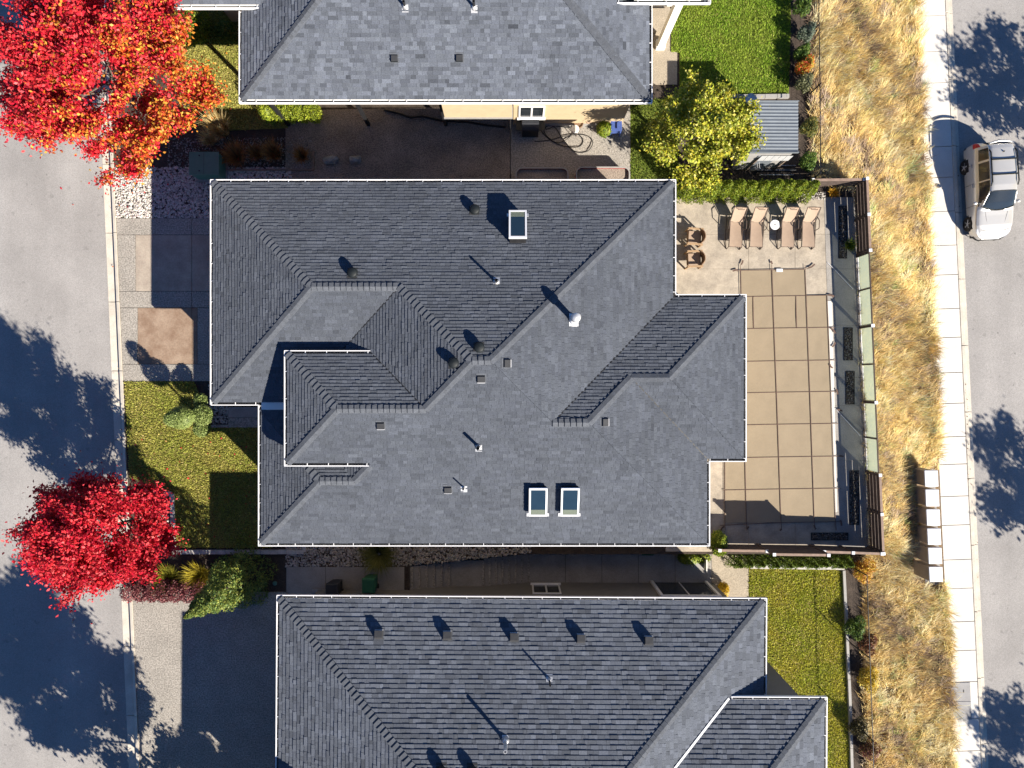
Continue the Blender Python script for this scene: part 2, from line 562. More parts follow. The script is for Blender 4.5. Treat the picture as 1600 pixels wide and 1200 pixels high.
ground_piece('porch_floor', PL([(1000, -60), (1047, -60), (1047, 80), (1058, 82), (1058, 132), (1000, 132)]), 0.006, M_sand)
ground_piece('neighbour_driveway', PL([(lx(925, 19), 925), (450, 925), (450, 1500), (lx(1500, 19), 1500)]), 0.0, M_drive)
ground_piece('sandy_path', PL([(1112, 866), (1169.5, 868), (1169.5, 960), (1112, 960)], LOW), LOW + 0.01, M_sand)

# front drive: slabs with open joints, banded and stained panels
drv = tag(empty('driveway'), kind='structure')
rows = [(341, 366.5, 'b'), (367.2, 454.6, 'p'), (455.3, 480.4, 'b'), (481.1, 568.6, 'q'), (569.3, 595.5, 'b')]
for (ya, yb, k) in rows:
    L0 = lambda y: lx(y, 19.2)
    cols = [(None, 299.3), (300, 352)] if k == 'b' else [(None, 211.5 if k == 'p' else 214.6), (212.2 if k == 'p' else 215.3, 299.3), (300, 308 if k == 'q' else 352)]
    if k == 'q':
        cols.append((308.5, 352))
    for ci, (xa, xb) in enumerate(cols):
        a0 = L0(ya) if xa is None else xa
        a1 = L0(yb) if xa is None else xa
        mm = M_drive
        if k == 'p' and ci >= 1:
            mm = M_stamp2
        if k == 'q' and ci in (1, 2):
            mm = M_stamp
        MB().prism(PL([(a0, ya), (xb, ya), (xb, yb), (a1, yb)]), -0.3, 0.004 + random.uniform(-0.002, 0.002), bevel=0.006).build('drive_slab', mm, drv)
# entry walk beside the garage
wlk = tag(empty('entry_walk'), kind='structure')
for (x0, y0, x1, y1, mm) in ((357, 636, 420, 652.5, M_path), (357, 653, 420, 668, M_drive), (330, 663.5, 356.5, 668, M_drive)):
    MB().prism(PL([(x0, y0), (x1, y0), (x1, y1), (x0, y1)]), -0.3, 0.03, bevel=0.008).build('paving_slab', mm, wlk)
# pool deck slabs
deck = tag(empty('pool_deck'), kind='structure')
dcols = [(1040, 1040), (1169.6, 1169.6), (1242, 1243), (1287, 1306), (1337, 1362)]
drow = [308, 366, 420, 508, 590, 634, 720, 800, 862]
for i in range(len(dcols) - 1):
    for j in range(len(drow) - 1):
        def X(c, y):
            return c[0] + (c[1] - c[0]) * (y - 308) / (862 - 308)
        ya, yb = drow[j] + 0.12, drow[j + 1] - 0.12
        poly = [(X(dcols[i], ya) + 0.12, ya), (X(dcols[i + 1], ya) - 0.12, ya), (X(dcols[i + 1], yb) - 0.12, yb), (X(dcols[i], yb) + 0.12, yb)]
        MB().prism(PL(poly), BED, 0.002 + random.uniform(-0.002, 0.002), bevel=0.006).build('deck_slab', M_deck if i < 3 else M_path, deck)  # fence-side column in darker concrete, painting the fence's shade into it
# white coping strip along the pool
MB().prism(PL([(1288, 470), (1300, 470), (1308, 800), (1300, 800)]), 0.0, 0.02, bevel=0.006).build('coping', M_walk, deck)

# the side steps that go down between the two houses
stp = thing('side_steps', 'concrete garden steps descending between the two houses in shade', 'steps', P(730, 895))
def alley_y(x):                                # far edge of steps, rising to the right
    return 886 - (x - 630) * 0.105
xs = [632 + i * 11.6 for i in range(7)] + [755 + i * 10.2 for i in range(8)]
lev = 0.0
prev = 447
segs = []
for x in xs:
    segs.append((prev, x, lev))
    lev -= 1.3 / len(xs)
    prev = x
segs.append((prev, 1112, LOW + 0.006))
for i, (xa, xb, z) in enumerate(segs):
    yt = (886 if i == 0 else alley_y((xa + xb) / 2)) if i < len(segs) - 1 else 866
    nm = 'landing' if (xb - xa) > 30 else 'step'
    if nm == 'landing' and i in (0, len(segs) - 1):
        n = 3 if i == 0 else 5
        for q in range(n):
            a = xa + (xb - xa) * q / n
            b = xa + (xb - xa) * (q + 1) / n
            MB().prism(PL([(a + .3, yt), (b - .3, yt), (b - .3, 945), (a + .3, 945)], z), BED, z, bevel=0.008).build(nm, M_path, stp)
    else:
        st_ = MB().prism(PL([(xa, yt), (xb + 0.8, yt), (xb + 0.8, 945), (xa, 945)], z), BED, z, bevel=0.012).build(nm, M_path, stp)
        MB().prism(PL([(xb - 1.9, yt), (xb + 1.5, yt), (xb + 1.5, 945), (xb - 1.9, 945)], z), z - .05, z + .012, bevel=0.005).build('edge_light_band', M_drive, st_)  # added pale strip, paints the light band along each tread edge

# ------------------------------------------------------------------ houses
PITCH = 0.35
EAVE = 3.8
class Plane:
    """one roof slope: faces N, S, E or W, starts at an eave coordinate and height"""
    def __init__(self, face, e, z0=EAVE):
        self.face, self.e, self.z0 = face, e, z0
    def v(self, x, y):
        return {'N': self.e - y, 'S': y - self.e, 'E': self.e - x, 'W': x - self.e}[self.face]
    def z(self, x, y):
        return self.z0 + PITCH * self.v(x, y)
    def uv(self, p):
        x, y = p
        return ((x if self.face in 'NS' else y), self.v(x, y))
    def xy(self, u, v):
        f, e = self.face, self.e
        return {'N': (u, e - v), 'S': (u, e + v), 'E': (e - v, u), 'W': (e + v, u)}[f]
    def pt(self, u, v, h=0.0):
        x, y = self.xy(u, v)
        n = math.sqrt(1 + PITCH * PITCH)
        nx, ny = {'N': (0, 1), 'S': (0, -1), 'E': (1, 0), 'W': (-1, 0)}[self.face]
        return (x + nx * PITCH / n * h, y + ny * PITCH / n * h, self.z0 + PITCH * v + h / n)
    def hit(self, px, py):
        """the point of the slope seen at a place of the photo"""
        b = {'N': (0, -1), 'S': (0, 1), 'E': (-1, 0), 'W': (1, 0)}[self.face]
        c0 = self.z0 + PITCH * {'N': self.e, 'S': -self.e, 'E': self.e, 'W': -self.e}[self.face]
        dx, dy = px - 800, 600 - py
        D = (H - c0) / (1 + PITCH * (b[0] * dx + b[1] * dy) / F)
        return Vector((dx * D / F, dy * D / F, H - D))
    def frame(self, p):
        """matrix at p: x along the eave, y up the slope, z out of the slope"""
        n = math.sqrt(1 + PITCH * PITCH)
        nx, ny = {'N': (0, 1), 'S': (0, -1), 'E': (1, 0), 'W': (-1, 0)}[self.face]
        zax = Vector((nx * PITCH, ny * PITCH, 1)) / n
        yax = Vector((-nx, -ny, PITCH)) / n
        xax = yax.cross(zax)
        M = Matrix((xax, yax, zax)).transposed().to_4x4()
        M.translation = p
        return M

GUT = 0.10
ROW = 0.143
def shingle_faces(mb, plane, poly, tone, var, rnd, has_eave, ROW=0.143):
    uvp = [plane.uv(p) for p in poly]
    if has_eave:
        uvp = clip_half(uvp, lambda p: p[1] - GUT)
    if area2(uvp) < 0:
        uvp.reverse()
    us = [p[0] for p in uvp]; vs = [p[1] for p in uvp]
    u0, u1, v0, v1 = min(us), max(us), min(vs), max(vs)
    arr = uvp
    nrow = int((v1 - v0) / ROW) + 1
    for r in range(nrow):
        va, vb = v0 + r * ROW, v0 + (r + 1) * ROW
        u = u0 - rnd.uniform(0, 0.3)
        rowtone = rnd.gauss(0, 0.02)
        while u < u1:
            w = rnd.choice((0.13, 0.17, 0.2, 0.24, 0.3, 0.36))
            ua, ub = u + 0.003, u + w - 0.003
            u += w
            if ub < u0 or ua > u1:
                continue
            rect = [(ua, va), (ub, va), (ub, vb), (ua, vb)]
            inside = in_poly(np.array(rect), arr) if False else [pin(p, arr) for p in rect]
            if all(inside):
                pg = rect
            else:
                pg = clip_half(arr, lambda p: p[0] - ua)
                if pg: pg = clip_half(pg, lambda p: ub - p[0])
                if pg: pg = clip_half(pg, lambda p: p[1] - va)
                if pg: pg = clip_half(pg, lambda p: vb - p[1])
                if len(pg) < 3 or abs(area2(pg)) < 2e-4:
                    continue
            thick = rnd.choice((0.019, 0.025, 0.032)) + rnd.uniform(-0.002, 0.002)
            g = tone * (1 + rowtone + rnd.gauss(0, var) + (0.25 * var * 4 if rnd.random() < 0.12 else 0))
            cc = (g, g * 1.0, g * (1.0 + rnd.uniform(0, 0.03)))
            top = []
            bot = []
            for (a, b) in pg:
                h = thick + (0.003 - thick) * (b - va) / ROW
                top.append(plane.pt(a, b, h + 0.006))
                bot.append(plane.pt(a, b, -0.004))
            n = len(pg)
            if plane.face in 'NW':
                pass
            fs = [tuple(range(n))] + [(i, n + i, n + (i + 1) % n, (i + 1) % n) for i in range(n)]
            mb.add(top + bot, fs, cc)

def pin(p, poly):
    x, y = p
    ins = False
    n = len(poly)
    for i in range(n):
        x1, y1 = poly[i]
        x2, y2 = poly[i - 1]
        if (y1 > y) != (y2 > y) and x < (x2 - x1) * (y - y1) / (y2 - y1) + x1:
            ins = not ins
    return ins

def cap_mesh(name, droop, L=0.235, hw=0.15):
    """one bent ridge shingle; x runs along the ridge, the lower end (x = 0) stands proud"""
    vs = []
    for x, up in ((0, 0.055), (L, 0.014)):
        for s in (-1, 0, 1):
            vs.append((x, s * hw, up - abs(s) * hw * droop))
    for x, up in ((0, 0.008), (L, 0.002)):
        for s in (-1, 0, 1):
            vs.append((x, s * hw, up - abs(s) * hw * droop - 0.01))
    fs = [(0, 1, 4, 3), (1, 2, 5, 4), (6, 9, 10, 7), (7, 10, 11, 8), (0, 6, 7, 1), (1, 7, 8, 2),
          (3, 4, 10, 9), (4, 5, 11, 10), (0, 3, 9, 6), (2, 8, 11, 5)]
    me = bpy.data.meshes.new(name)
    me.from_pydata(vs, [], fs)
    me.materials.append(M_cap)
    me.update()
    return me
CAP_HIP = cap_mesh('ridge_cap_hip', PITCH * 0.707)
CAP_RIDGE = cap_mesh('ridge_cap_ridge', PITCH)
CAP_HIP_L = cap_mesh('ridge_cap_hip_flat', 0.16)

def lay_caps(roof, a, b, step=0.205):
    a, b = Vector(a), Vector(b)
    if b.z < a.z:
        a, b = b, a
    d = b - a
    n = max(1, int(d.length / step))
    st = d.length / n
    xa = d.normalized()
    ya = Vector((0, 0, 1)).cross(xa).normalized()
    za = xa.cross(ya)
    me = CAP_RIDGE if abs(d.z) < 0.02 else CAP_HIP
    M = Matrix((xa, ya, za)).transposed()
    e = M.to_euler()
    for i in range(n):
        o = bpy.data.objects.new('ridge_cap', me)
        COL.objects.link(o)
        o.parent = roof
        o.location = a + xa * (st * i) - wpos(roof)
        o.rotation_euler = (e.x + random.uniform(-.02, .02), e.y, e.z + random.uniform(-.03, .03))

def gutter(house, a, b, z, out, brackets=True):
    """U-shaped white gutter from a to b (plan points), hanging outside along direction out"""
    m = MB()
    a = Vector((*a, 0)); b = Vector((*b, 0))
    d = (b - a).normalized()
    o = Vector((*out, 0))
    def bar(o0, o1, z0, z1):
        nonlocal m
        p = [a + o * o0, b + o * o0, b + o * o1, a + o * o1]
        vs = [(q.x, q.y, z0) for q in p] + [(q.x, q.y, z1) for q in p]
        m.add(vs, [(0, 3, 2, 1), (4, 5, 6, 7), (0, 1, 5, 4), (1, 2, 6, 5), (2, 3, 7, 6), (3, 0, 4, 7)])
    bar(0.0025, 0.034, z - 0.115, z + 0.012)
    tm = MB()
    m, keep = tm, m
    bar(-0.098, 0.002, z - 0.115, z - 0.085)
    m = keep
    L = (b - a).length
    if brackets:
        n = max(2, int(L / 0.72))
        for i in range(n + 1):
            t = min(max((i + random.uniform(-.12, .12)) / n * L, 0.02), L - 0.05)
            p0 = a + d * t - o * 0.09
            p1 = a + d * (t + 0.02) - o * 0.001
            m.box((min(p0.x, p1.x), min(p0.y, p1.y), z - 0.012), (max(p0.x, p1.x), max(p0.y, p1.y), z + 0.014))
    gt = m.build('gutter', M_white, house)
    tm.build('trough', M_felt, gt)
    return gt

def house(label, loc, planes, vols, caps, gutters, wallmat, seed, tone=1.0, var=0.1, rz=0.0, name='house', row=0.143):
    hs = thing(name, label, 'house', loc)
    rnd = random.Random(seed)
    dk = MB()
    sh = MB()
    roof = empty('roof', (0, 0, 0))
    roof.parent = hs
    for (pl, poly, eave, shingled) in planes:
        q = list(poly)
        if eave:
            q = clip_half(q, lambda p: pl.v(*p) - GUT)
        dk.add([(x, y, pl.z(x, y)) for x, y in q], [tuple(range(len(q)))])
        if shingled:
            shingle_faces(sh, pl, poly, tone, var, rnd, eave, row)
    off = Vector(loc)
    bpy.data.objects.remove(roof)
    roof = dk.build('roof', M_felt, hs)
    s = sh.build('shingles', M_shingle, roof, colors=True)
    s['kind'] = 'stuff'
    for a, b in caps:
        lay_caps(roof, a, b)
    for (poly, z, ins, zb) in vols:
        so = MB()
        so.prism(inset(poly, GUT - 0.01), z - 0.22, z + 0.018)
        so.build('soffit', M_wood_w, hs)
        MB().prism(ins if isinstance(ins, list) else inset(poly, ins), zb, z - 0.22).build('wall', wallmat, hs)
    for gsp in gutters:
        gutter(hs, *gsp)
    if rz:
        hs.rotation_euler.z = rz
    return hs, roof

# --- the main house in the middle
Nm, Wg, Sg = Plane('N', 7.81), Plane('W', -11.54), Plane('S', -0.79)
Wm, Em, Sm = Plane('W', -8.38), Plane('E', 6.26), Plane('S', -6.19)
EN, EW = Plane('N', 1.20, 4.92), Plane('W', -8.33, 4.92)
LW, LN = Plane('W', -9.70), Plane('N', -1.0)
WS = Plane('W', -5.83 - (4.7065 - EAVE) / PITCH)
PN, PE, PS, E2 = Plane('N', 3.41), Plane('E', 8.96), Plane('S', -2.95), Plane('E', 7.56)
planes = [
    (Nm, [(-11.54, 7.81), (6.26, 7.81), (-.74, .81), (-1.38, .81), (-4.08, 3.51), (-7.24, 3.51)], True, True),
    (Wg, [(-11.54, 7.81), (-7.24, 3.51), (-11.54, -.79)], True, True),
    (Sg, [(-11.54, -.79), (-7.24, 3.51), (-4.08, 3.51), (-8.38, -.79)], True, True),
    (Wm, [(-4.08, 3.51), (-1.38, .81), (-3.09, -.895), (-4.68, .7), (-6.89, .7)], False, True),
    (EN, [(-8.33, 1.2), (-5.18, 1.2), (-3.09, -.895), (-6.235, -.895)], True, True),
    (EW, [(-8.33, 1.2), (-6.235, -.895), (-8.33, -2.99)], True, True),
    (Sm, [(-9.7, -6.19), (-7.11, -3.6), (-5.83, -3.6), (-5.22, -2.99), (-5.22, -2.89), (-8.23, -2.89), (-6.235, -.895), (-3.09, -.895), (-1.38, .81),
          (-.74, .81), (1.46, -1.39), (2.76, -1.39), (7.56, -6.19)], True, True),
    (LW, [(-9.7, -6.19), (-7.11, -3.6), (-9.7, -1.0)], True, True),
    (LN, [(-7.11, -3.6), (-5.83, -3.6), (-6.94, -2.49), (-7.83, -2.49), (-7.83, -1.0), (-9.7, -1.0)], False, True),
    (WS, [(-5.83, -3.6), (-5.22, -2.99), (-4.72, -2.49), (-6.94, -2.49)], False, True),
    (Em, [(6.26, 7.81), (6.26, 3.41), (1.46, -1.39), (-.74, .81)], True, True),
    (PN, [(6.26, 3.41), (8.96, 3.41), (5.78, .23), (4.38, .23), (2.76, -1.39), (1.46, -1.39)], True, True),
    (PE, [(8.96, 3.41), (8.96, -2.95), (5.78, .23)], True, True),
    (PS, [(5.78, .23), (8.96, -2.95), (7.56, -2.95), (4.38, .23)], True, True),
    (E2, [(4.38, .23), (7.56, -2.95), (7.56, -6.19), (2.76, -1.39)], True, True),
]
def h3(pl, x, y, up=0.012):
    return (x, y, pl.z(x, y) + up)
caps = [
    (h3(Nm, -11.44, 7.71), h3(Nm, -7.24, 3.51)), (h3(Sg, -11.44, -.69), h3(Sg, -7.24, 3.51)),
    (h3(Nm, -7.24, 3.51), h3(Nm, -4.08, 3.51)), (h3(Nm, -4.08, 3.51), h3(Nm, -1.38, .81)),
    (h3(Sm, -3.09, -.895), h3(Sm, -1.38, .81)), (h3(Nm, -1.38, .81), h3(Nm, -.74, .81)),
    (h3(Nm, 6.16, 7.71), h3(Nm, -.74, .81)),
    (h3(EN, -8.23, 1.1), h3(EN, -6.235, -.895)), (h3(EW, -8.23, -2.89), h3(EW, -6.235, -.895)), (h3(EN, -6.235, -.895), h3(EN, -3.09, -.895)),
    (h3(LW, -9.6, -6.09), h3(LW, -7.11, -3.6)), (h3(LW, -8.22, -2.49), h3(LW, -7.11, -3.6)), (h3(LN, -7.11, -3.6), h3(LN, -5.83, -3.6)),
    (h3(WS, -5.83, -3.6), h3(WS, -5.22, -2.99)),
    (h3(PN, 8.86, 3.31), h3(PN, 5.78, .23)), (h3(PN, 5.78, .23), h3(PN, 4.38, .23)), (h3(PN, 2.76, -1.39), h3(PN, 4.38, .23)),
    (h3(PN, 1.46, -1.39), h3(PN, 2.76, -1.39)),
]
main_eave = [(-11.54, 7.81), (-11.54, -.79), (-9.70, -.79), (-9.70, -6.19), (7.56, -6.19), (7.56, -2.95), (8.96, -2.95), (8.96, 3.41), (6.26, 3.41), (6.26, 7.81)]
gut = [
    ((-11.57, 7.81), (6.29, 7.81), EAVE + .02, (0, 1)), ((-11.54, -.79), (-11.54, 7.81), EAVE + .02, (-1, 0)),
    ((-11.54, -.79), (-9.73, -.79), EAVE + .02, (0, -1)), ((-9.70, -6.19), (-9.70, -.8), EAVE + .02, (-1, 0)),
    ((-9.73, -6.19), (7.59, -6.19), EAVE + .02, (0, -1)), ((7.56, -6.19), (7.56, -2.98), EAVE + .02, (1, 0)),
    ((7.56, -2.95), (8.99, -2.95), EAVE + .02, (0, -1)), ((8.96, -2.95), (8.96, 3.41), EAVE + .02, (1, 0)),
    ((6.29, 3.41), (8.99, 3.41), EAVE + .02, (0, 1)), ((6.26, 3.44), (6.26, 7.81), EAVE + .02, (1, 0)),
    ((-8.36, 1.2), (-5.2, 1.2), 4.94, (0, 1)), ((-8.33, -2.99), (-8.33, 1.2), 4.94, (-1, 0)), ((-8.36, -2.99), (-5.25, -2.99), 4.94, (0, -1)),
]
main, main_roof = house('grey hip-roofed house in the middle with skylights and a covered pool behind', (-1, 1, 0), planes,
                        [(main_eave, EAVE, 0.55, BED), ([(-8.33, 1.2), (-8.33, -2.99), (-4.5, -2.99), (-4.5, 1.2)], 4.92, 0.5, 3.5)],
                        caps, gut, M_stucco, 3, tone=1.0, var=0.085, row=0.122)

# --- the house above it in the picture
nN, nS, nE, nW = Plane('N', 24.0), Plane('S', 10.80), Plane('E', 5.35), Plane('W', -10.44)
gS, gN, gW = Plane('S', 14.27, 4.1), Plane('N', 21.73, 4.1), Plane('W', -12.86, 4.1)
pS, pE, pN = Plane('S', 14.35, 4.30), Plane('E', 7.45, 4.30), Plane('N', 19.0, 4.3)
np_planes = [
    (nS, [(-10.44, 10.8), (5.35, 10.8), (-1.25, 17.4), (-3.84, 17.4)], True, True),
    (nW, [(-10.44, 10.8), (-3.84, 17.4), (-10.44, 24.0)], True, True),
    (nE, [(5.35, 10.8), (5.35, 24.0), (-1.25, 17.4)], True, True),
    (nN, [(-10.44, 24.0), (-3.84, 17.4), (-1.25, 17.4), (5.35, 24.0)], True, False),
    (gS, [(-12.86, 14.27), (-9.58, 14.27), (-5.85, 18), (-9.13, 18)], True, True),
    (gW, [(-12.86, 14.27), (-9.13, 18), (-12.86, 21.73)], True, True),
    (gN, [(-9.13, 18), (-5.85, 18), (-9.58, 21.73), (-12.86, 21.73)], True, False),
    (pS, [(3.92, 14.35), (7.45, 14.35), (5.125, 16.675), (1.595, 16.675)], True, True),
    (pE, [(7.45, 14.35), (7.45, 19.0), (5.125, 16.675)], True, True),
    (pN, [(7.45, 19.0), (3.92, 19.0), (1.595, 16.675), (5.125, 16.675)], True, False),
]
n_caps = [(h3(nS, -10.34, 10.9), h3(nS, -3.84, 17.4)), (h3(nS, 5.25, 10.9), h3(nS, -1.25, 17.4)), (h3(nS, -3.84, 17.4), h3(nS, -1.25, 17.4)),
          (h3(gS, -12.76, 14.37), h3(gS, -9.13, 18)), (h3(gS, -9.13, 18), h3(gS, -5.85, 18)), (h3(pS, 7.35, 14.45), h3(pS, 5.125, 16.675))]
n_gut = [((-10.47, 10.8), (5.38, 10.8), EAVE + .02, (0, -1)), ((-10.44, 10.8), (-10.44, 14.3), EAVE + .02, (-1, 0)), ((5.35, 10.8), (5.35, 14.6), EAVE + .02, (1, 0)),
         ((-12.89, 14.27), (-9.6, 14.27), 4.12, (0, -1)), ((-12.86, 14.27), (-12.86, 21.7), 4.12, (-1, 0)), ((3.95, 14.35), (7.48, 14.35), 4.32, (0, -1)), ((7.45, 14.35), (7.45, 19), 4.32, (1, 0))]
nh, nh_roof = house('grey-shingled house with beige walls behind the gravel court at the top', (-2.5, 17, 0), np_planes,
                    [([(-10.44, 10.8), (5.35, 10.8), (5.35, 24), (-10.44, 24)], EAVE, [(-9.89, 13.2), (0.06, 13.2), (0.06, 11.35), (4.8, 11.35), (4.8, 23.4), (-9.89, 23.4)], BED),  # left part of the wall set back, a made-up recess to shade it
                     ([(-12.86, 14.27), (-9.0, 14.27), (-9.0, 21.73), (-12.86, 21.73)], 4.1, [(-12.3, 15.9), (-9.0, 15.9), (-9.0, 21.2), (-12.3, 21.2)], BED)],  # garage wall set back as well, only to keep it dark
                    n_caps, n_gut, M_stucco, 5, tone=1.32, var=0.15, row=0.135)
MB().prism(inset([(4.5, 14.35), (7.45, 14.35), (7.45, 19), (4.5, 19)], 0.11), 4.08, 4.3).build('porch_soffit', M_wood_w, nh)

# --- the house below it
sN, sS, sE, sW = Plane('N', -8.18), Plane('S', -19.5), Plane('E', 9.70), Plane('W', -9.04)
vN, vS, vE = Plane('N', -11.71, 4.35), Plane('S', -19.69, 4.35), Plane('E', 11.78, 4.35)
qN, qS, qW = Plane('N', -15.7, 5.0), Plane('S', -20.8, 5.0), Plane('W', -8.85, 5.0)
s_planes = [
    (sN, [(-9.04, -8.18), (9.70, -8.18), (4.04, -13.84), (-3.38, -13.84)], True, True),
    (sW, [(-9.04, -8.18), (-3.38, -13.84), (-9.04, -19.5)], True, True),
    (sE, [(9.70, -8.18), (9.70, -19.5), (4.04, -13.84)], True, True),
    (sS, [(-9.04, -19.5), (9.70, -19.5), (4.04, -13.84), (-3.38, -13.84)], True, False),
    (vN, [(8.13, -11.71), (11.78, -11.71), (7.79, -15.7), (4.14, -15.7)], True, True),
    (vE, [(11.78, -11.71), (11.78, -19.69), (7.79, -15.7)], True, True),
    (vS, [(8.13, -19.69), (11.78, -19.69), (7.79, -15.7), (4.14, -15.7)], True, False),
    (qN, [(-8.85, -15.7), (-3.0, -15.7), (-3.0, -18.25), (-6.3, -18.25)], True, True),
    (qW, [(-8.85, -15.7), (-8.85, -20.8), (-6.3, -18.25)], True, True),
    (qS, [(-8.85, -20.8), (-3.0, -20.8), (-3.0, -18.25), (-6.3, -18.25)], True, False),
]
s_caps = [(h3(sN, -8.94, -8.28), h3(sN, -3.38, -13.84)), (h3(sN, 9.6, -8.28), h3(sN, 4.04, -13.84)), (h3(sN, -3.38, -13.84), h3(sN, 4.04, -13.84)),
          (h3(vN, 11.68, -11.81), h3(vN, 7.79, -15.7)), (h3(qN, -8.75, -15.8), h3(qN, -6.3, -18.25))]
s_gut = [((-9.07, -8.18), (9.73, -8.18), EAVE + .02, (0, 1)), ((-9.04, -15.9), (-9.04, -8.18), EAVE + .02, (-1, 0)), ((9.70, -11.9), (9.70, -8.18), EAVE + .02, (1, 0)),
         ((8.2, -11.71), (11.81, -11.71), 4.37, (0, 1)), ((11.78, -19.69), (11.78, -11.71), 4.37, (1, 0)), ((-8.85, -20.8), (-8.85, -15.7), 5.02, (-1, 0)), ((-8.88, -15.7), (-5, -15.7), 5.02, (0, 1))]
sh_, sh_roof = house('grey-shingled house at the bottom with a row of five box vents', (0, -16, 0), s_planes,
                     [([(-9.04, -8.18), (-9.04, -19.5), (9.70, -19.5), (9.70, -8.18)], EAVE, [(-8.54, -9.08), (-8.54, -19.0), (9.2, -19.0), (9.2, -9.08)], BED),
                      ([(7.0, -11.71), (7.0, -19.69), (11.78, -19.69), (11.78, -11.71)], 4.35, 0.5, BED),
                      ([(-8.85, -15.7), (-8.85, -20.8), (-3, -20.8), (-3, -15.7)], 5.0, 0.5, BED)],
                     s_caps, s_gut, M_stucco_g, 9, tone=1.2, var=0.13, row=0.156)
sh_.rotation_euler.z = R(-0.35)
# open metal valley on the lower house
m = MB()
a, b = Vector((8.11, -11.73, sE.z(8.11, 0) + .03)), Vector((4.14, -15.7, sE.z(4.14, 0) + .03))
w = Vector((0.028, -0.028, 0))
m.add([a - w, a + w, b + w, b - w, a - w + Vector((0, 0, .03)), a + w + Vector((0, 0, .03)), b + w + Vector((0, 0, .03)), b - w + Vector((0, 0, .03))],
      [(0, 3, 2, 1), (4, 5, 6, 7), (0, 1, 5, 4), (1, 2, 6, 5), (2, 3, 7, 6), (3, 0, 4, 7)])
m.build('valley_flashing', M_white, sh_)
# valleys on the main house (thin dark metal)
for (pa, pb, pl) in (((6.2, 3.35), (1.5, -1.35), Em), ((7.5, -2.89), (4.42, .19), E2), ((-5.2, 1.17), (-3.12, -.86), EN), ((-4.12, 3.47), (-6.85, .74), Sg)):
    a = Vector((*pa, pl.z(*pa) + .012)); b = Vector((*pb, pl.z(*pb) + .012))
    d = (b - a).normalized()
    w = Vector((-d.y, d.x, 0)).normalized() * 0.022
    u = Vector((0, 0, 0.018))
    m = MB()
    m.add([a - w, a + w, b + w, b - w, a - w + u, a + w + u, b + w + u, b - w + u],
          [(0, 3, 2, 1), (4, 5, 6, 7), (0, 1, 5, 4), (1, 2, 6, 5), (2, 3, 7, 6), (3, 0, 4, 7)])
    m.build('valley_flashing', M_dark, main)

# --- things fixed on the roofs (parts of their house)
def put(obj_mb, name, m, parent, M, smooth=False):
    mb = MB()
    mb.f = obj_mb.f
    mb.c = obj_mb.c
    mb.v = [tuple(M @ Vector(p)) for p in obj_mb.v]
    return mb.build(name, m, parent, smooth)

def upright(p):
    return Matrix.Translation(p)

def round_vent(hs, pl, px, py):
    p = pl.hit(px, py)
    v = empty('roof_vent', p - wpos(hs)); v.parent = hs
    put(MB().lathe([(0.12, -0.05), (0.12, 0.13), (0.13, 0.14)], seg=14), 'stack', M_ventm, v, upright(p), True)
    put(MB().lathe([(0.18, 0.12), (0.195, 0.15), (0.185, 0.22), (0.13, 0.26), (0.0, 0.27)], seg=16), 'hood', M_ventm, v, upright(p), True)
    put(MB().cbox((0.02, 0.0, 0.018), (0.38, 0.4, 0.02)), 'flashing', M_felt, v, pl.frame(p))

def box_vent(hs, pl, px, py, s=0.30, h=0.16, front=True):
    p = pl.hit(px, py)
    M = pl.frame(p)
    v = empty('roof_vent', p - wpos(hs)); v.parent = hs
    put(MB().cbox((0, 0, 0.02), (s + 0.08, s + 0.1, 0.02)), 'flashing', M_cap, v, M)
    vs = [(-s / 2, -s / 2, 0), (s / 2, -s / 2, 0), (s / 2, s / 2, 0), (-s / 2, s / 2, 0),
          (-s * .44, -s * .46, h), (s * .44, -s * .46, h), (s * .44, s * .3, h * 0.85), (-s * .44, s * .3, h * 0.85)]
    m = MB().add(vs, [(0, 3, 2, 1), (4, 5, 6, 7), (0, 1, 5, 4), (1, 2, 6, 5), (2, 3, 7, 6), (3, 0, 4, 7)])
    put(m, 'hood', M_ventg, v, M)
    put(MB().cbox((0, -s * 0.53, h * 0.45), (s * 0.95, 0.03, h * 0.5)), 'louvre', M_galv if front else M_ventm, v, M)

def pipe_vent(hs, pl, px, py, h=0.5, r=0.045, m1=M_dark):
    p = pl.hit(px, py)
    v = empty('vent_pipe', p - wpos(hs)); v.parent = hs
    put(MB().lathe([(r, -0.05), (r, h), (r * 0.8, h), (r * 0.8, h - 0.1)], seg=12), 'pipe', m1, v, upright(p), False)
    put(MB().lathe([(r * 2.4, 0.0), (r * 1.25, 0.13), (r * 1.1, 0.14)], seg=12), 'boot', M_galv, v, upright(p), True)
    put(MB().cbox((0.0, -0.05, 0.022), (0.24, 0.26, 0.012)), 'flashing', M_galv, v, pl.frame(p))

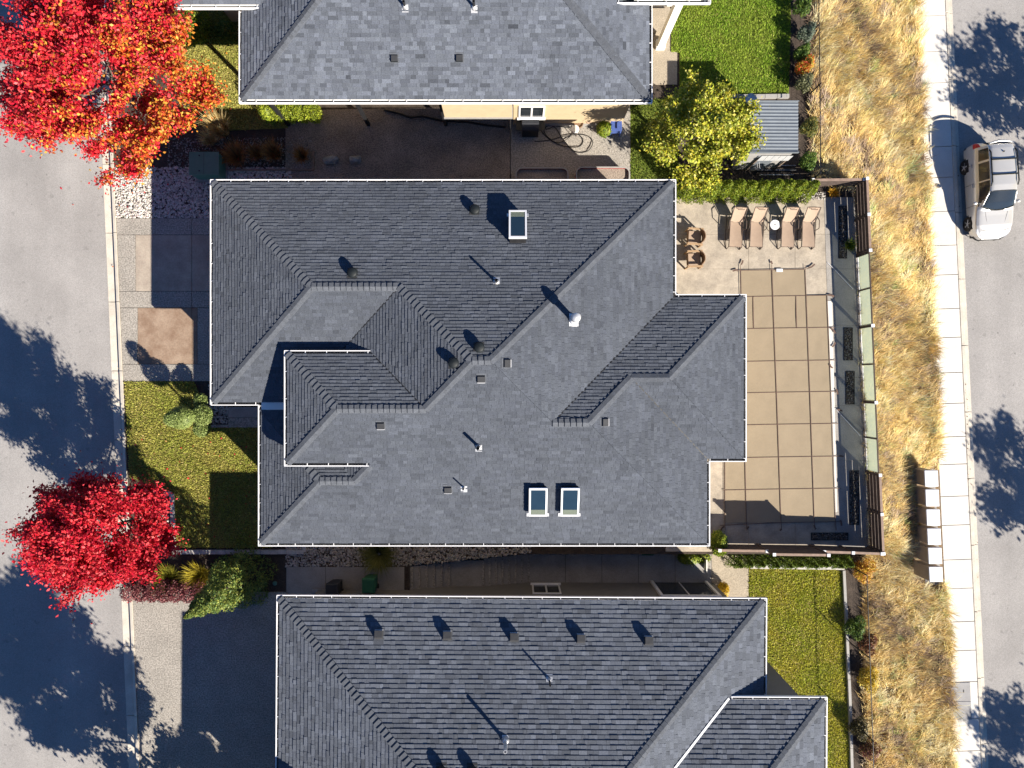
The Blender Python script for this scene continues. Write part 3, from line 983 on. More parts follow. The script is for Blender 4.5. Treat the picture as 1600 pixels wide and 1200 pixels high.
def skylight(hs, pl, cx, cy, w, l, h):
    p = pl.hit(cx, cy)
    M = pl.frame(p)
    s = empty('skylight', p - wpos(hs)); s.parent = hs
    put(MB().cbox((0, 0, h / 2), (w - 0.06, l - 0.06, h)), 'curb', M_dark, s, M)
    t = 0.065
    m = MB()
    for (a, b) in (((-w / 2, -l / 2), (w / 2, -l / 2 + t)), ((-w / 2, l / 2 - t), (w / 2, l / 2)), ((-w / 2, -l / 2 + t), (-w / 2 + t, l / 2 - t)), ((w / 2 - t, -l / 2 + t), (w / 2, l / 2 - t))):
        m.box((a[0], a[1], h - 0.06), (b[0], b[1], h + 0.035))
    f = put(m, 'frame', M_white, s, M)
    put(MB().cbox((0, 0, h + 0.008), (w - 2 * t + 0.01, l - 2 * t + 0.01, 0.02)), 'pane', M_glass_roof, s, M)
    put(MB().cbox((0, -l / 2 - 0.06, 0.03), (w + 0.16, 0.13, 0.03)), 'flashing', M_galv, s, M)
    put(MB().cbox((0, -l / 2 + t + 0.10, h + 0.021), (w - 2 * t - 0.02, 0.2, 0.004)), 'blind', M_frost, s, M)

for px, py, pl in ((552, 427, Nm), (742, 329, Nm), (709, 567, Wm), (749, 543, Nm)):
    round_vent(main, pl, px, py)
for px, py, pl in ((595, 664, Sm), (752, 591, Sm), (791, 568, Em), (944, 660, E2), (700, 764, Sm)):
    box_vent(main, pl, px, py, s=0.28, h=0.11)
pipe_vent(main, Nm, 776, 441, 0.56, 0.05)
pipe_vent(main, Sm, 748, 698, 0.66, 0.06)
pipe_vent(main, Sm, 725, 762, 0.5, 0.03)
skylight(main, Nm, 809, 360, 0.66, 1.16, 0.42)
skylight(main, Sm, 840.5, 780, 0.68, 1.16, 0.22)
skylight(main, Sm, 890, 780, 0.68, 1.16, 0.22)
# flue with its white flashing
p = Em.hit(896, 500)
fl = empty('chimney_flue', p - wpos(main)); fl.parent = main
M = Em.frame(p)
put(MB().cbox((0, 0, 0.025), (0.46, 0.36, 0.016)), 'flashing', M_white, fl, M)
put(MB().lathe([(0.21, 0.0), (0.13, 0.22), (0.125, 0.24)], seg=16), 'storm_collar', M_white, fl, upright(p), True)
put(MB().lathe([(0.105, -0.05), (0.12, .9), (0.17, .91), (0.17, 1.06), (0.11, 1.12), (0, 1.13)], seg=16), 'pipe', M_galv, fl, upright(p), True)
for px, py in ((616.5, 90.5), (718, 90)):
    box_vent(nh, nS, px, py, s=0.26, h=0.12, front=False)
pipe_vent(nh, nS, 633, 11, 0.4, 0.05)
pipe_vent(nh, nS, 741, 12, 0.45, 0.05)
for px, py in ((591, 993), (697.5, 994), (801.5, 996), (905.5, 997.5), (1011, 1000)):
    box_vent(sh_, sN, px, py, s=0.32, h=0.26)
pipe_vent(sh_, sN, 789, 1157, 0.78, 0.065, M_galv)
pipe_vent(sh_, sN, 857, 1061, 0.55, 0.035)
round_vent(sh_, sN, 690, 1202)
round_vent(sh_, sN, 738, 1202)

# --- windows, trim and wall pieces
def window(hs, x0, x1, z0, z1, y, face, lights=2):
    """face -1: looks to -y, +1: looks to +y"""
    w = empty('window', Vector(((x0 + x1) / 2, y, z0)) - wpos(hs)); w.parent = hs
    m = MB()
    d = 0.05 * face
    t = 0.07
    def bx(a, b, mm):
        lo = [min(a[i], b[i]) for i in range(3)]; hi = [max(a[i], b[i]) for i in range(3)]
        mm.box(lo, hi)
    bx((x0, y - d * .4, z0), (x1, y + d, z0 + t), m); bx((x0, y - d * .4, z1 - t), (x1, y + d, z1), m)
    bx((x0, y - d * .4, z0 + t), (x0 + t, y + d, z1 - t), m); bx((x1 - t, y - d * .4, z0 + t), (x1, y + d, z1 - t), m)
    for i in range(1, lights):
        xc = x0 + (x1 - x0) * i / lights
        bx((xc - t / 2, y - d * .4, z0 + t), (xc + t / 2, y + d * .8, z1 - t), m)
    m.build('frame', M_white, w)
    for i in range(lights):
        a = x0 + (x1 - x0) * i / lights + t / 2 + .01
        b = x0 + (x1 - x0) * (i + 1) / lights - t / 2 - .01
        g = MB()
        bx((a, y + d * .1, z0 + t - .01), (b, y + d * .35, z1 - t + .01), g)
        g.build('pane', M_glass_win, w)
    s = MB()
    bx((x0 - .06, y, z0 - .06), (x1 + .06, y + d * 2, z0 - .002), s)
    s.build('sill', M_white, w)
yw = 10.80 + 0.55
window(nh, 0.28, 1.36, 0.95, 2.15, yw, -1)
window(nh, -6.6, -5.4, 0.95, 2.15, 13.2, -1)
m = MB(); m.box((-10.44 + .5, yw - .03, 3.3), (5.35 - .5, yw - .002, 3.56)); m.build('frieze_board', M_wood_w, nh)
MB().box((-2.75, yw - 0.45, 2.1), (0.0, yw + 1.84, 3.3)).build('fireplace_bay', M_stucco, nh)
MB().box((-2.78, yw - 0.48, 1.98), (0.03, yw + 1.83, 2.098)).build('bay_base', M_trim, nh)
MB().box((0.1, yw - 0.04, -0.03), (4.8, yw - 0.001, 0.25)).build('foundation', M_trim, nh)
for x in (-9.8, -6.3, -2.9):
    MB().box((x - .07, yw - .028, 0), (x + .07, yw + .1, 3.3)).build('added_recess_post', M_dark, nh)  # posts added with the made-up shading recess
ysw = -8.18 - 0.9
window(sh_, 0.85, 2.1, -0.85, 0.45, ysw, 1)
# recessed patio door frame on the lower house
dr = empty('patio_door', Vector((7.5, ysw, LOW)) - wpos(sh_)); dr.parent = sh_
m = MB()
m.box((6.3, ysw - .02, .8), (8.9, ysw + .12, .92)); m.box((6.3, ysw - .02, LOW), (6.42, ysw + .12, .8)); m.box((8.78, ysw - .02, LOW), (8.9, ysw + .12, .8))
m.build('frame', M_white, dr)
MB().box((6.42, ysw + .002, LOW), (7.58, ysw + .03, .8)).build('pane', M_glass_win, dr)
MB().box((7.62, ysw + .002, LOW), (8.78, ysw + .03, .8)).build('pane', M_glass_win, dr)
MB().box((7.58, ysw + .001, LOW), (7.62, ysw + .06, .8)).build('mullion', M_white, dr)
wl = empty('wall_lamp', Vector((5.1, ysw + .1, 1.3)) - wpos(sh_)); wl.parent = sh_
MB().lathe([(0.05, 1.2), (0.09, 1.28), (0.09, 1.45), (0.04, 1.52), (0, 1.53)], c=(5.1, ysw + .12, 0), seg=10).build('lantern', M_dark, wl)
MB().box((5.07, ysw, 1.33), (5.13, ysw + .1, 1.39)).build('arm', M_dark, wl)
# main house: windows on the sides one can look at from a step aside
window(main, -6.5, -4.7, 0.9, 2.2, 7.81 - 0.55, 1)
window(main, 0.5, 2.3, 0.9, 2.2, 7.81 - 0.55, 1)
window(main, -2.5, -0.9, 0.9, 2.2, -6.19 + 0.55, -1)
window(main, 3.0, 4.6, 0.9, 2.2, -6.19 + 0.55, -1)
# garage door on the street side of the main house
gd = empty('garage_door', Vector((-10.99, 3.2, 0)) - wpos(main)); gd.parent = main
for k in range(4):
    MB().box((-11.03, 0.9, 0.02 + k * 0.56), (-10.985, 5.8, 0.56 + k * 0.56)).build('panel', M_wood_w, gd)
# porch posts of the upper house
for (bx_, by_, tx, ty) in ((1031, 72, 0, 0),):
    x, y, _ = P(bx_, by_)
    po = empty('porch_post', Vector((x, y, 0)) - wpos(nh)); po.parent = nh
    MB().box((x - .15, y - .15, 0), (x + .15, y + .15, 4.08)).build('shaft', M_wood_w, po)
    MB().box((x - .19, y - .19, 0), (x + .19, y + .19, .25)).build('plinth', M_wood_w, po)
    MB().box((5.0, y + .5, 2.25), (x + .1, y + .62, 2.4)).build('rail', M_wood_w, po)
    MB().box((5.0, y + .5, 0.0), (x + .4, y + 1.5, .3)).build('porch_step', M_sand, po)

# ------------------------------------------------------------------ vegetation
def leaf_arrays(C, size, rng, up=0.5, ratio=0.62):
    """kite-shaped bent leaves at centres C; returns V and quads"""
    n = len(C)
    nrm = rng.normal(size=(n, 3))
    nrm[:, 2] = np.abs(nrm[:, 2]) + up
    nrm /= np.linalg.norm(nrm, axis=1)[:, None]
    t = rng.normal(size=(n, 3))
    t -= (t * nrm).sum(1)[:, None] * nrm
    t /= np.linalg.norm(t, axis=1)[:, None]
    b = np.cross(nrm, t)
    s = (size * rng.uniform(0.65, 1.3, n))[:, None]
    V = np.empty((n, 4, 3))
    V[:, 0] = C - t * s * 0.5
    V[:, 1] = C + b * s * ratio * 0.5 + nrm * s * 0.10
    V[:, 2] = C + t * s * 0.55 - nrm * s * 0.12
    V[:, 3] = C - b * s * ratio * 0.5 + nrm * s * 0.10
    Fq = np.arange(4 * n).reshape(n, 4)
    return V.reshape(-1, 3), Fq

def pick_cols(n, pal, rng, jit=0.16, w=None):
    pal = np.array(pal)
    k = rng.choice(len(pal), n, p=w)
    c = pal[k] * (1 + rng.normal(0, jit, (n, 1)))
    return np.clip(c, 0.004, 0.9)

def blob_pts(c, r, n, rng, shell=0.72):
    d = rng.normal(size=(n, 3))
    d /= np.linalg.norm(d, axis=1)[:, None]
    rad = np.where(rng.random(n) < shell, rng.uniform(0.82, 1.04, n), rng.random(n) ** (1 / 3))
    return np.array(c) + d * rad[:, None] * np.array(r)

def foliage(name, parent, C, size, pal, seed=1, up=0.5, ratio=0.62, jit=0.16, w=None, cols=None):
    rng = np.random.default_rng(seed)
    V, Fq = leaf_arrays(C, size, rng, up, ratio)
    if cols is None:
        cols = pick_cols(len(C), pal, rng, jit, w)
    off = np.array(wpos(parent)) if parent is not None else 0
    return link_mesh(name, arr_mesh(name, V - off, Fq, cols, M_leaf), parent)

def blades(name, pts, length, width, lean_fn, cols, m=M_blade, rng=RNG, parent=None, bend=True):
    """grass blades: each a bent pair of faces; pts (n,3); lean_fn -> (n,3) tip offsets for unit length"""
    n = len(pts)
    L = length if isinstance(length, np.ndarray) else np.full(n, length)
    tip = lean_fn * L[:, None]
    side = np.cross(tip, np.array([0, 0, 1.0]))
    ln = np.linalg.norm(side, axis=1)[:, None]
    rnd = rng.normal(size=(n, 3)); rnd[:, 2] = 0
    rnd /= np.linalg.norm(rnd, axis=1)[:, None] + 1e-9
    side = np.where(ln > 0.05, side / (ln + 1e-9), rnd)
    wd = (width * rng.uniform(0.7, 1.3, n))[:, None]
    mid = pts + tip * 0.5 + np.array([0, 0, 1.0]) * (L * 0.16)[:, None]
    V = np.empty((n, 5, 3))
    V[:, 0] = pts - side * wd * .5
    V[:, 1] = pts + side * wd * .5
    V[:, 2] = mid + side * wd * .42
    V[:, 3] = mid - side * wd * .42
    V[:, 4] = pts + tip
    base = np.arange(n)[:, None] * 5
    q = np.concatenate([base + np.array([[0, 1, 2, 3]]), base + np.array([[3, 2, 4, 4]])])
    # second face is a triangle: written as two triangle lists for a single face size
    t = np.concatenate([base + np.array([[0, 1, 2]]), base + np.array([[0, 2, 3]]), base + np.array([[3, 2, 4]])])
    c3 = np.concatenate([cols, cols, cols])
    off = np.array(wpos(parent)) if parent is not None else 0
    return link_mesh(name, arr_mesh(name, V.reshape(-1, 3) - off, t, c3, m), parent)

def tube_np(mb, a, b, r0, r1, seg=5, wob=0.0):
    a, b = Vector(a), Vector(b)
    mid = (a + b) / 2 + Vector((random.gauss(0, wob), random.gauss(0, wob), random.gauss(0, wob * .4)))
    mb.tube([a, mid, b], [r0, (r0 + r1) / 2, r1], seg, cap=False)

def broadleaf(name, label, base, height, rad, pal, weights, n_leaf, leaf, seed, z0=0.22, group=None, edge_pal=None, edge_fn=None,
              limbs=13, spread=0.17, cat='tree', trunk_r=0.11, squash=1.0, rag=(0.84, 1.1)):
    """trunk, limbs, side branches and twigs; leaves sit along the twigs, so sprays and gaps come by themselves"""
    rnd = random.Random(seed)
    rng = np.random.default_rng(seed)
    base = Vector(base)
    root = thing(name, label, cat, base, group=group)
    tr, br = MB(), MB()
    zc = height * (z0 + (1 - z0) * 0.45)
    rz = height * (1 - z0) * 0.5
    top = base + Vector((rnd.gauss(0, .12), rnd.gauss(0, .12), height * 0.93))
    pts = [base + (top - base) * t + Vector((rnd.gauss(0, .04), rnd.gauss(0, .04), 0)) for t in (0, .15, .35, .55, .75, 1)]
    tr.tube([pts[0] - Vector((0, 0, .15))] + pts, [trunk_r * 1.35, trunk_r * 1.15, trunk_r, trunk_r * .8, trunk_r * .55, trunk_r * .3, trunk_r * .1], 8)
    tr.build('trunk', M_bark, root, smooth=True)
    centre = base + Vector((0, 0, zc))
    def reach(p, d):
        """distance from p along d to the crown's (lumpy) ellipsoid"""
        s = Vector(((p.x - centre.x) / rad, (p.y - centre.y) / (rad * squash), (p.z - centre.z) / rz))
        e = Vector((d.x / rad, d.y / (rad * squash), d.z / rz))
        A = e.dot(e); B = 2 * s.dot(e); C = s.dot(s) - 1
        disc = B * B - 4 * A * C
        if disc < 0:
            return 0.3
        return max(0.25, (-B + math.sqrt(disc)) / (2 * A))
    twigs = []
    for i in range(limbs):
        t = 0.2 + 0.72 * (i + rnd.random() * .6) / limbs
        p = base + (top - base) * t
        az = i * 2.39996 + rnd.uniform(-.3, .3)
        el = R(12 + 58 * t + rnd.uniform(-8, 8))
        d = Vector((math.cos(az) * math.cos(el), math.sin(az) * math.cos(el), math.sin(el)))
        L = reach(p, d) * rnd.uniform(*rag)
        q = p + d * L
        tube_np(br, p, q, trunk_r * .42 * (1.1 - t * .6), 0.012, 5, 0.05 * L * .4)
        nsub = max(4, int(L * 3.2))
        for j in range(nsub):
            s = 0.22 + 0.78 * (j + rnd.random()) / nsub
            a = p + d * (L * s)
            ang = rnd.choice((-1, 1)) * R(rnd.uniform(25, 60))
            d2 = Matrix.Rotation(ang, 3, 'Z') @ d
            d2.z += rnd.uniform(-.15, .3)
            d2.normalize()
            L2 = min(reach(a, d2) * rnd.uniform(.8, 1.06), L * rnd.uniform(.28, .5) + .25)
            b = a + d2 * L2
            tube_np(br, a, b, 0.016, 0.006, 4, 0.02)
            twigs.append((a + d2 * L2 * .25, b))
            for k in range(max(2, int(L2 * 3.5))):
                s2 = rnd.uniform(.25, 1)
                c = a + d2 * (L2 * s2)
                d3 = Matrix.Rotation(rnd.choice((-1, 1)) * R(rnd.uniform(25, 65)), 3, 'Z') @ d2
                d3.z += rnd.uniform(-.25, .3)
                d3.normalize()
                twigs.append((c, c + d3 * rnd.uniform(.18, .5)))
        twigs.append((p + d * L * .6, q))
    br.build('branches', M_bark, root)
    A = np.array([list(t[0]) for t in twigs]); B = np.array([list(t[1]) for t in twigs])
    ln = np.linalg.norm(B - A, axis=1)
    k = rng.choice(len(twigs), n_leaf, p=ln / ln.sum())
    s = rng.random((n_leaf, 1)) ** 0.7
    C = A[k] + (B[k] - A[k]) * s + rng.normal(0, 1, (n_leaf, 3)) * np.array([spread, spread, spread * .55]) * (0.45 + rng.random((n_leaf, 1)))
    tw = rng.normal(0, 0.14, len(twigs))[k]
    cols = pick_cols(n_leaf, pal, rng, 0.14, weights) * (1 + tw[:, None])
    if edge_pal is not None:
        pr = edge_fn(C - np.array(list(base)))
        pr = np.clip(pr + rng.normal(0, .22, len(twigs))[k], 0, 1)
        e = pr + rng.normal(0, .10, n_leaf) > .5
        cols[e] = pick_cols(int(e.sum()), edge_pal, rng, 0.16)
    foliage('crown', root, C, leaf, None, seed, up=0.45, cols=np.clip(cols, .004, .9))
    return root

RED = [(0.50, 0.010, 0.030), (0.62, 0.028, 0.036), (0.34, 0.004, 0.02), (0.68, 0.075, 0.075)]
ORANGE = [(0.62, 0.13, 0.015), (0.60, 0.24, 0.03), (0.52, 0.31, 0.04), (0.66, 0.07, 0.025)]
broadleaf('maple_tree', 'bright crimson maple overhanging the front street beside the lawn', P(240, 803), 6.8, 2.2, RED, [.4, .3, .2, .1], 60000, 0.115, 11,
          z0=0.15, limbs=32, squash=0.88, spread=0.165, rag=(0.8, 1.16))
broadleaf('maple_tree', 'large red and orange maple beside the green utility box', P(250, 195), 7.6, 3.75,
          RED, [.3, .38, .12, .2], 76000, 0.12, 23, z0=0.15, limbs=27, spread=0.165, rag=(0.75, 1.22),
          edge_pal=ORANGE, edge_fn=lambda d: 0.20 + 0.13 * d[:, 0] - 0.055 * d[:, 1])
YG = [(0.36, 0.38, 0.03), (0.54, 0.46, 0.045), (0.24, 0.29, 0.03), (0.62, 0.57, 0.16)]
broadleaf('young_tree', 'yellow-green young tree between the upper house and the metal shed', P(1064, 247), 5.0, 1.95, YG, [.4, .2, .28, .12], 24000, 0.115, 31,
          z0=0.14, limbs=16, spread=0.15, trunk_r=0.07, rag=(0.8, 1.2))
# street trees just outside the picture, whose shadows lie on the two roads
GRN = [(0.10, 0.13, 0.02), (0.16, 0.15, 0.02), (0.25, 0.14, 0.02)]
STREET = [((-13.8, -18.7, 0), 8.6, 3.0, 'street tree past the bottom edge shading the front road and kerb', 41),
          ((-8.3, -21.9, 0), 5.6, 0.95, 'slim tree past the bottom edge behind the garage of the lower house', 42),
          ((28.3, 8.2, LOW), 6.6, 2.9, 'street tree past the right edge shading the road beside the parked car', 43),
          ((29.9, -10.3, LOW), 7.2, 2.9, 'street tree past the right edge shading the road opposite the mailboxes', 44),
          ((29.4, -22.8, LOW), 7.0, 2.8, 'street tree past the right edge at the lower end of the back road', 45)]
for (b, h, r, lab, sd) in STREET:
    broadleaf('street_tree', lab, b, h, r, GRN, None, 44000 if b[0] < 0 else 11000, 0.18, sd, z0=0.22, group='street trees outside the picture', limbs=30 if b[0] < -10 else 14, spread=0.2, rag=(0.55, 1.12) if b[0] < -10 else (0.7, 1.15))

def bush(name, label, base, blobs, n, leaf, pal, seed, cat='shrub', group=None, w=None, up=0.4, ratio=0.6, stem=True, jit=0.18):
    """a shrub: stems and a crown made of many small leaves over lumpy volumes (centres relative to the base)"""
    rng = np.random.default_rng(seed)
    root = thing(name, label, cat, base, group=group)
    tot = sum(b[1][0] * b[1][1] + b[1][1] * b[1][2] for b in blobs)
    C = []
    for (c, r) in blobs:
        k = max(30, int(n * (r[0] * r[1] + r[1] * r[2]) / tot))
        C.append(blob_pts(np.array(c) + np.array(base), r, k, rng))
    C = np.concatenate(C)
    C += rng.normal(0, leaf * .35, C.shape)
    C[:, 2] = np.maximum(C[:, 2], base[2] + 0.02)
    foliage('foliage', root, C, leaf, pal, seed, up, ratio, jit, w)
    if stem:
        m = MB()
        rnd = random.Random(seed)
        for (c, r) in blobs:
            b = Vector(base) + Vector(c)
            m.tube([Vector(base) + Vector((rnd.gauss(0, .04), rnd.gauss(0, .04), -.05)), (Vector(base) + b) / 2 + Vector((rnd.gauss(0, .05), rnd.gauss(0, .05), 0)), b], [.035, .025, .012], 6)
        m.build('stems', M_bark, root)
    return root

def lumps(rx, ry, rz, n, seed, k=0.5):
    rnd = random.Random(seed)
    out = []
    for i in range(n):
        a = i * 2.4
        d = math.sqrt((i + .5) / n) * (1 - k * .55)
        s = k * rnd.uniform(.8, 1.2)
        out.append(((math.cos(a) * rx * d, math.sin(a) * ry * d, rz * rnd.uniform(.7, 1.25)), (rx * s, ry * s, rz * s * 1.2)))
    return out

GREEN = [(0.055, 0.115, 0.022), (0.09, 0.15, 0.025), (0.14, 0.20, 0.03)]
BRIGHT = [(0.15, 0.22, 0.012), (0.22, 0.27, 0.016), (0.10, 0.16, 0.012), (0.27, 0.30, 0.03)]
# topiary with four clipped pads, on a bent trunk
tb = P(316, 660)
tp = bush('topiary_tree', 'clipped pompon conifer at the corner of the front lawn and garage', tb,
          [((-0.10, .30, 1.75), (0.52, .48, .34)), ((0.60, .38, 1.30), (0.42, .42, .28)), ((0.36, -.22, 0.85), (0.34, .34, .26)), ((0.42, 1.0, 1.1), (.27, .27, .2)), ((-0.05, .28, 2.45), (.34, .30, .42))],
          15000, 0.055, [(0.22, 0.29, 0.08), (0.31, 0.37, 0.12), (0.15, 0.20, 0.055)], 51, cat='tree')
# tall conifer leaning out of the picture's perspective
def conifer(label, base, height, rad, n, leaf, pal, seed, group=None, name='conifer', power=0.9):
    rng = np.random.default_rng(seed)
    root = thing(name, label, 'tree' if height > 2.2 else 'shrub', base, group=group)
    t = rng.random(n) ** 1.25
    rr = rad * (1 - t) ** power * (1 + 0.16 * np.sin(t * 40 + rng.random(n) * 1.2))
    a = rng.random(n) * 2 * math.pi
    q = rr * np.where(rng.random(n) < .8, rng.uniform(.8, 1.06, n), rng.random(n) ** .5) * (1 + .14 * np.sin(a * 5 + t * 9))
    C = np.stack([q * np.cos(a), q * np.sin(a), 0.06 + t * (height - .06)], 1) + np.array(base)
    foliage('foliage', root, C, leaf, pal, seed, 0.15, 0.42, 0.22)
    MB().tube([Vector(base) - Vector((0, 0, .1)), Vector(base) + Vector((0, 0, height * .9))], [.03 + height * .008, .008], 6).build('trunk', M_bark, root)
    return root
conifer('tall pointed conifer at the head of the lower driveway', P(384, 897), 5.6, 1.12, 12000, 0.115,
        [(0.16, 0.23, 0.05), (0.22, 0.28, 0.07), (0.10, 0.17, 0.045), (0.28, 0.30, 0.06)], 61)
# hedges and shrubs
def row_hedge(label, cat, x0, y0, x1, y1, n, w, hgt, pal, seed, leafs=0.07, z=0.0, per=1500, name='hedge'):
    a = Vector(P(x0, y0, z)); b = Vector(P(x1, y1, z))
    c = (a + b) / 2
    bl = []
    for i in range(n):
        p = a + (b - a) * ((i + .5) / n) - c
        bl.append(((p.x, p.y, hgt * .52), ((b - a).length / n * .68, w, hgt * .5)))
    return bush(name, label, tuple(c), bl, per * n, leafs, pal, seed, cat=cat)
row_hedge('clipped yellow-green hedge under the eave of the upper house', 'hedge', 420, 186, 506, 186, 5, 0.4, 1.55, [(0.22, 0.27, 0.02), (0.32, 0.36, 0.03), (0.13, 0.18, 0.015)], 71)
row_hedge('burgundy barberry hedge along the top of the lower driveway', 'hedge', 204, 916, 330, 918, 7, 0.5, 0.95,
          [(0.13, 0.028, 0.036), (0.19, 0.05, 0.055), (0.08, 0.018, 0.026), (0.26, 0.10, 0.10)], 72, 0.075)
bush('shrub', 'rounded yellow-green shrub near the top of the upper house wall', P(305, 52), lumps(.85, .85, .8, 9, 3), 6500, 0.085, BRIGHT + [(0.05, 0.10, 0.02)], 73)
bush('shrub', 'dark green shrub tucked beneath the upper-left eave', P(352, 62), lumps(.6, .5, .5, 6, 4), 2500, 0.08, GREEN, 74)
# cedar row north of the pool, one plant each
x = 1068
k = 0
while x < 1256:
    lab = ('first', 'second', 'third', 'fourth', 'fifth', 'sixth', 'seventh', 'eighth', 'ninth', 'tenth', 'eleventh')[k] + ' bright cedar from the house in the poolside row'
    s = 1 + random.uniform(-.06, .06)
    o = conifer(lab, P(x, 303), 1.75 * s, 0.42, 2600, 0.075, BRIGHT, 100 + k,
                group='cedar row by the pool', name='cedar', power=0.55)
    x += 18.3
    k += 1
k = 0
for i, x in enumerate((1143, 1160, 1178, 1197, 1216, 1235, 1254, 1273, 1292, 1311)):
    lab = ('first', 'second', 'third', 'fourth', 'fifth', 'sixth', 'seventh', 'eighth', 'ninth', 'tenth')[i] + ' cedar from the sandy path in the row below the pool fence'
    conifer(lab, P(x, 872, LOW), 1.5 + random.uniform(-.2, .25), 0.36, 1800, 0.07, [(0.10, 0.16, 0.012), (0.16, 0.21, 0.015), (0.06, 0.10, 0.012)], 130 + i,
            group='cedar row below the pool fence', name='cedar', power=0.7)
bush('shrub', 'bright green shrub at the corner of the main house beside the pool deck', P(1118, 842), [((0, 0, .5), (.32, .45, .5)), ((.05, -.35, .35), (.3, .3, .35))], 2600, 0.08, BRIGHT, 141)
bush('shrub', 'low green shrub under the gutter end by the sandy path', P(1072, 868, LOW), [((0, 0, .5), (.5, .25, .45)), ((.6, 0, .35), (.4, .22, .35))], 1800, 0.08, BRIGHT, 142)
bush('shrub', 'golden shrub beside the sandy path', P(1127, 918, LOW), [((0, 0, .35), (.22, .32, .35))], 900, 0.08, [(0.55, 0.34, 0.01), (0.45, 0.30, 0.02)], 143)
for i, (px, py, pal, lab) in enumerate((
        (1247, 20, GREEN, 'dark green bush at the top of the upper back fence'),
        (1252, 62, [(0.13, 0.17, 0.12), (0.2, 0.23, 0.17), (0.08, 0.11, 0.08)], 'grey-green bush halfway along the upper back fence'),
        (1247, 92, GREEN, 'dark green bush above the orange one by the upper back fence'),
        (1251, 112, ORANGE + [(0.3, 0.3, 0.04)] * 2, 'orange and yellow bush by the upper back fence'),
        (1250, 138, [(0.2, 0.2, 0.1), (0.13, 0.14, 0.07)], 'pale low bush beside the shed'),
        (1258, 205, [(0.25, 0.22, 0.05), (0.12, 0.15, 0.04)], 'yellowish bush behind the metal shed'),
        (1256, 258, GREEN, 'dark green bush at the corner of shed and poolside cedars'))):
    bush('bush', lab, P(px, py), lumps(.34, .42, .55, 5, i + 5), 1800, 0.075, pal, 150 + i)
for i, (px, py, pal, s, lab) in enumerate((
        (1343, 888, [(0.55, 0.36, 0.03), (0.45, 0.2, 0.04)], .45, 'golden bush outside the corner of the pool fence'),
        (1348, 1000, [(0.16, 0.05, 0.03), (0.22, 0.12, 0.05)], .4, 'russet bush along the lower back fence'),
        (1350, 1055, [(0.55, 0.36, 0.02), (0.5, 0.4, 0.06)], .45, 'yellow bush along the lower back fence'),
        (1330, 975, GREEN, .45, 'dark green bush in the bed beside the lower lawn'),
        (1335, 1130, [(0.07, 0.06, 0.03), (0.12, 0.1, 0.04)], .4, 'brown bush at the lower end of the lawn bed'),
        (1352, 1165, [(0.2, 0.06, 0.05), (0.3, 0.2, 0.08)], .35, 'reddish bush near the bottom of the back fence'))):
    bush('bush', lab, P(px, py, LOW), lumps(s, s * 1.2, .5, 5, i + 15), 1700, 0.075, pal, 170 + i)

def tuft(label, base, r, hgt, n, pal, seed, name='ornamental_grass', width=0.016):
    rng = np.random.default_rng(seed)
    root = thing(name, label, 'grass', base)
    a = rng.random(n) * 2 * math.pi
    q = r * .3 * np.sqrt(rng.random(n))
    pts = np.stack([q * np.cos(a), q * np.sin(a), np.zeros(n)], 1) + np.array(base)
    ln = rng.uniform(.2, 1, n) * r / hgt
    lean = np.stack([np.cos(a) * ln, np.sin(a) * ln, 1 - .35 * ln], 1)
    blades('blades', pts, hgt * rng.uniform(.55, 1.1, n), width, lean, pick_cols(n, pal, rng, .2), rng=rng, parent=root)
STRAW = [(0.50, 0.38, 0.16), (0.62, 0.50, 0.26), (0.34, 0.22, 0.08)]
RUST = [(0.34, 0.15, 0.045), (0.22, 0.12, 0.05), (0.42, 0.24, 0.08)]
for i, a in enumerate(((350, 206, .8, 1.35, 500, STRAW, 'straw plumed ornamental grass lit at the lawn edge by the red maple'),
                       (333, 222, .5, .9, 300, STRAW, 'small plumed grass between the maple and the utility box'),
                       (372, 246, .75, .8, 600, RUST, 'rusty ornamental grass just right of the utility box'),
                       (405, 243, .5, .8, 350, RUST, 'rusty ornamental grass second from the utility box'),
                       (432, 243, .6, 1.0, 500, RUST, 'tallest rusty ornamental grass in the edged bed'),
                       (473, 246, .5, .6, 350, RUST, 'low rusty grass at the end of the edged bed'),
                       (270, 902, .75, 1.0, 900, [(0.26, 0.26, 0.02), (0.38, 0.34, 0.03), (0.14, 0.14, 0.02)], 'yellow-green grass clump behind the burgundy hedge'),
                       (318, 896, .7, 1.0, 800, [(0.42, 0.33, 0.02), (0.5, 0.4, 0.04), (0.2, 0.16, 0.02)], 'golden grass clump beside the pointed conifer'),
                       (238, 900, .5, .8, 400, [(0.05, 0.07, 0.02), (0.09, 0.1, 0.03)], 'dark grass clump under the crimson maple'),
                       (593, 866, .95, .75, 1100, [(0.12, 0.14, 0.04), (0.2, 0.2, 0.06)], 'grass clump in the rock strip under the south gutter'),
                       (1325, 385, .35, .4, 200, BRIGHT, 'small green plant in the dark gravel strip by the pool fence'),
                       (1300, 303, .3, .4, 160, [(0.6, 0.36, 0.03), (0.5, 0.25, 0.02)], 'golden plant in the corner of the pool fence'))):
    tuft(a[6], P(a[0], a[1]), a[2], a[3], a[4], a[5], 200 + i)

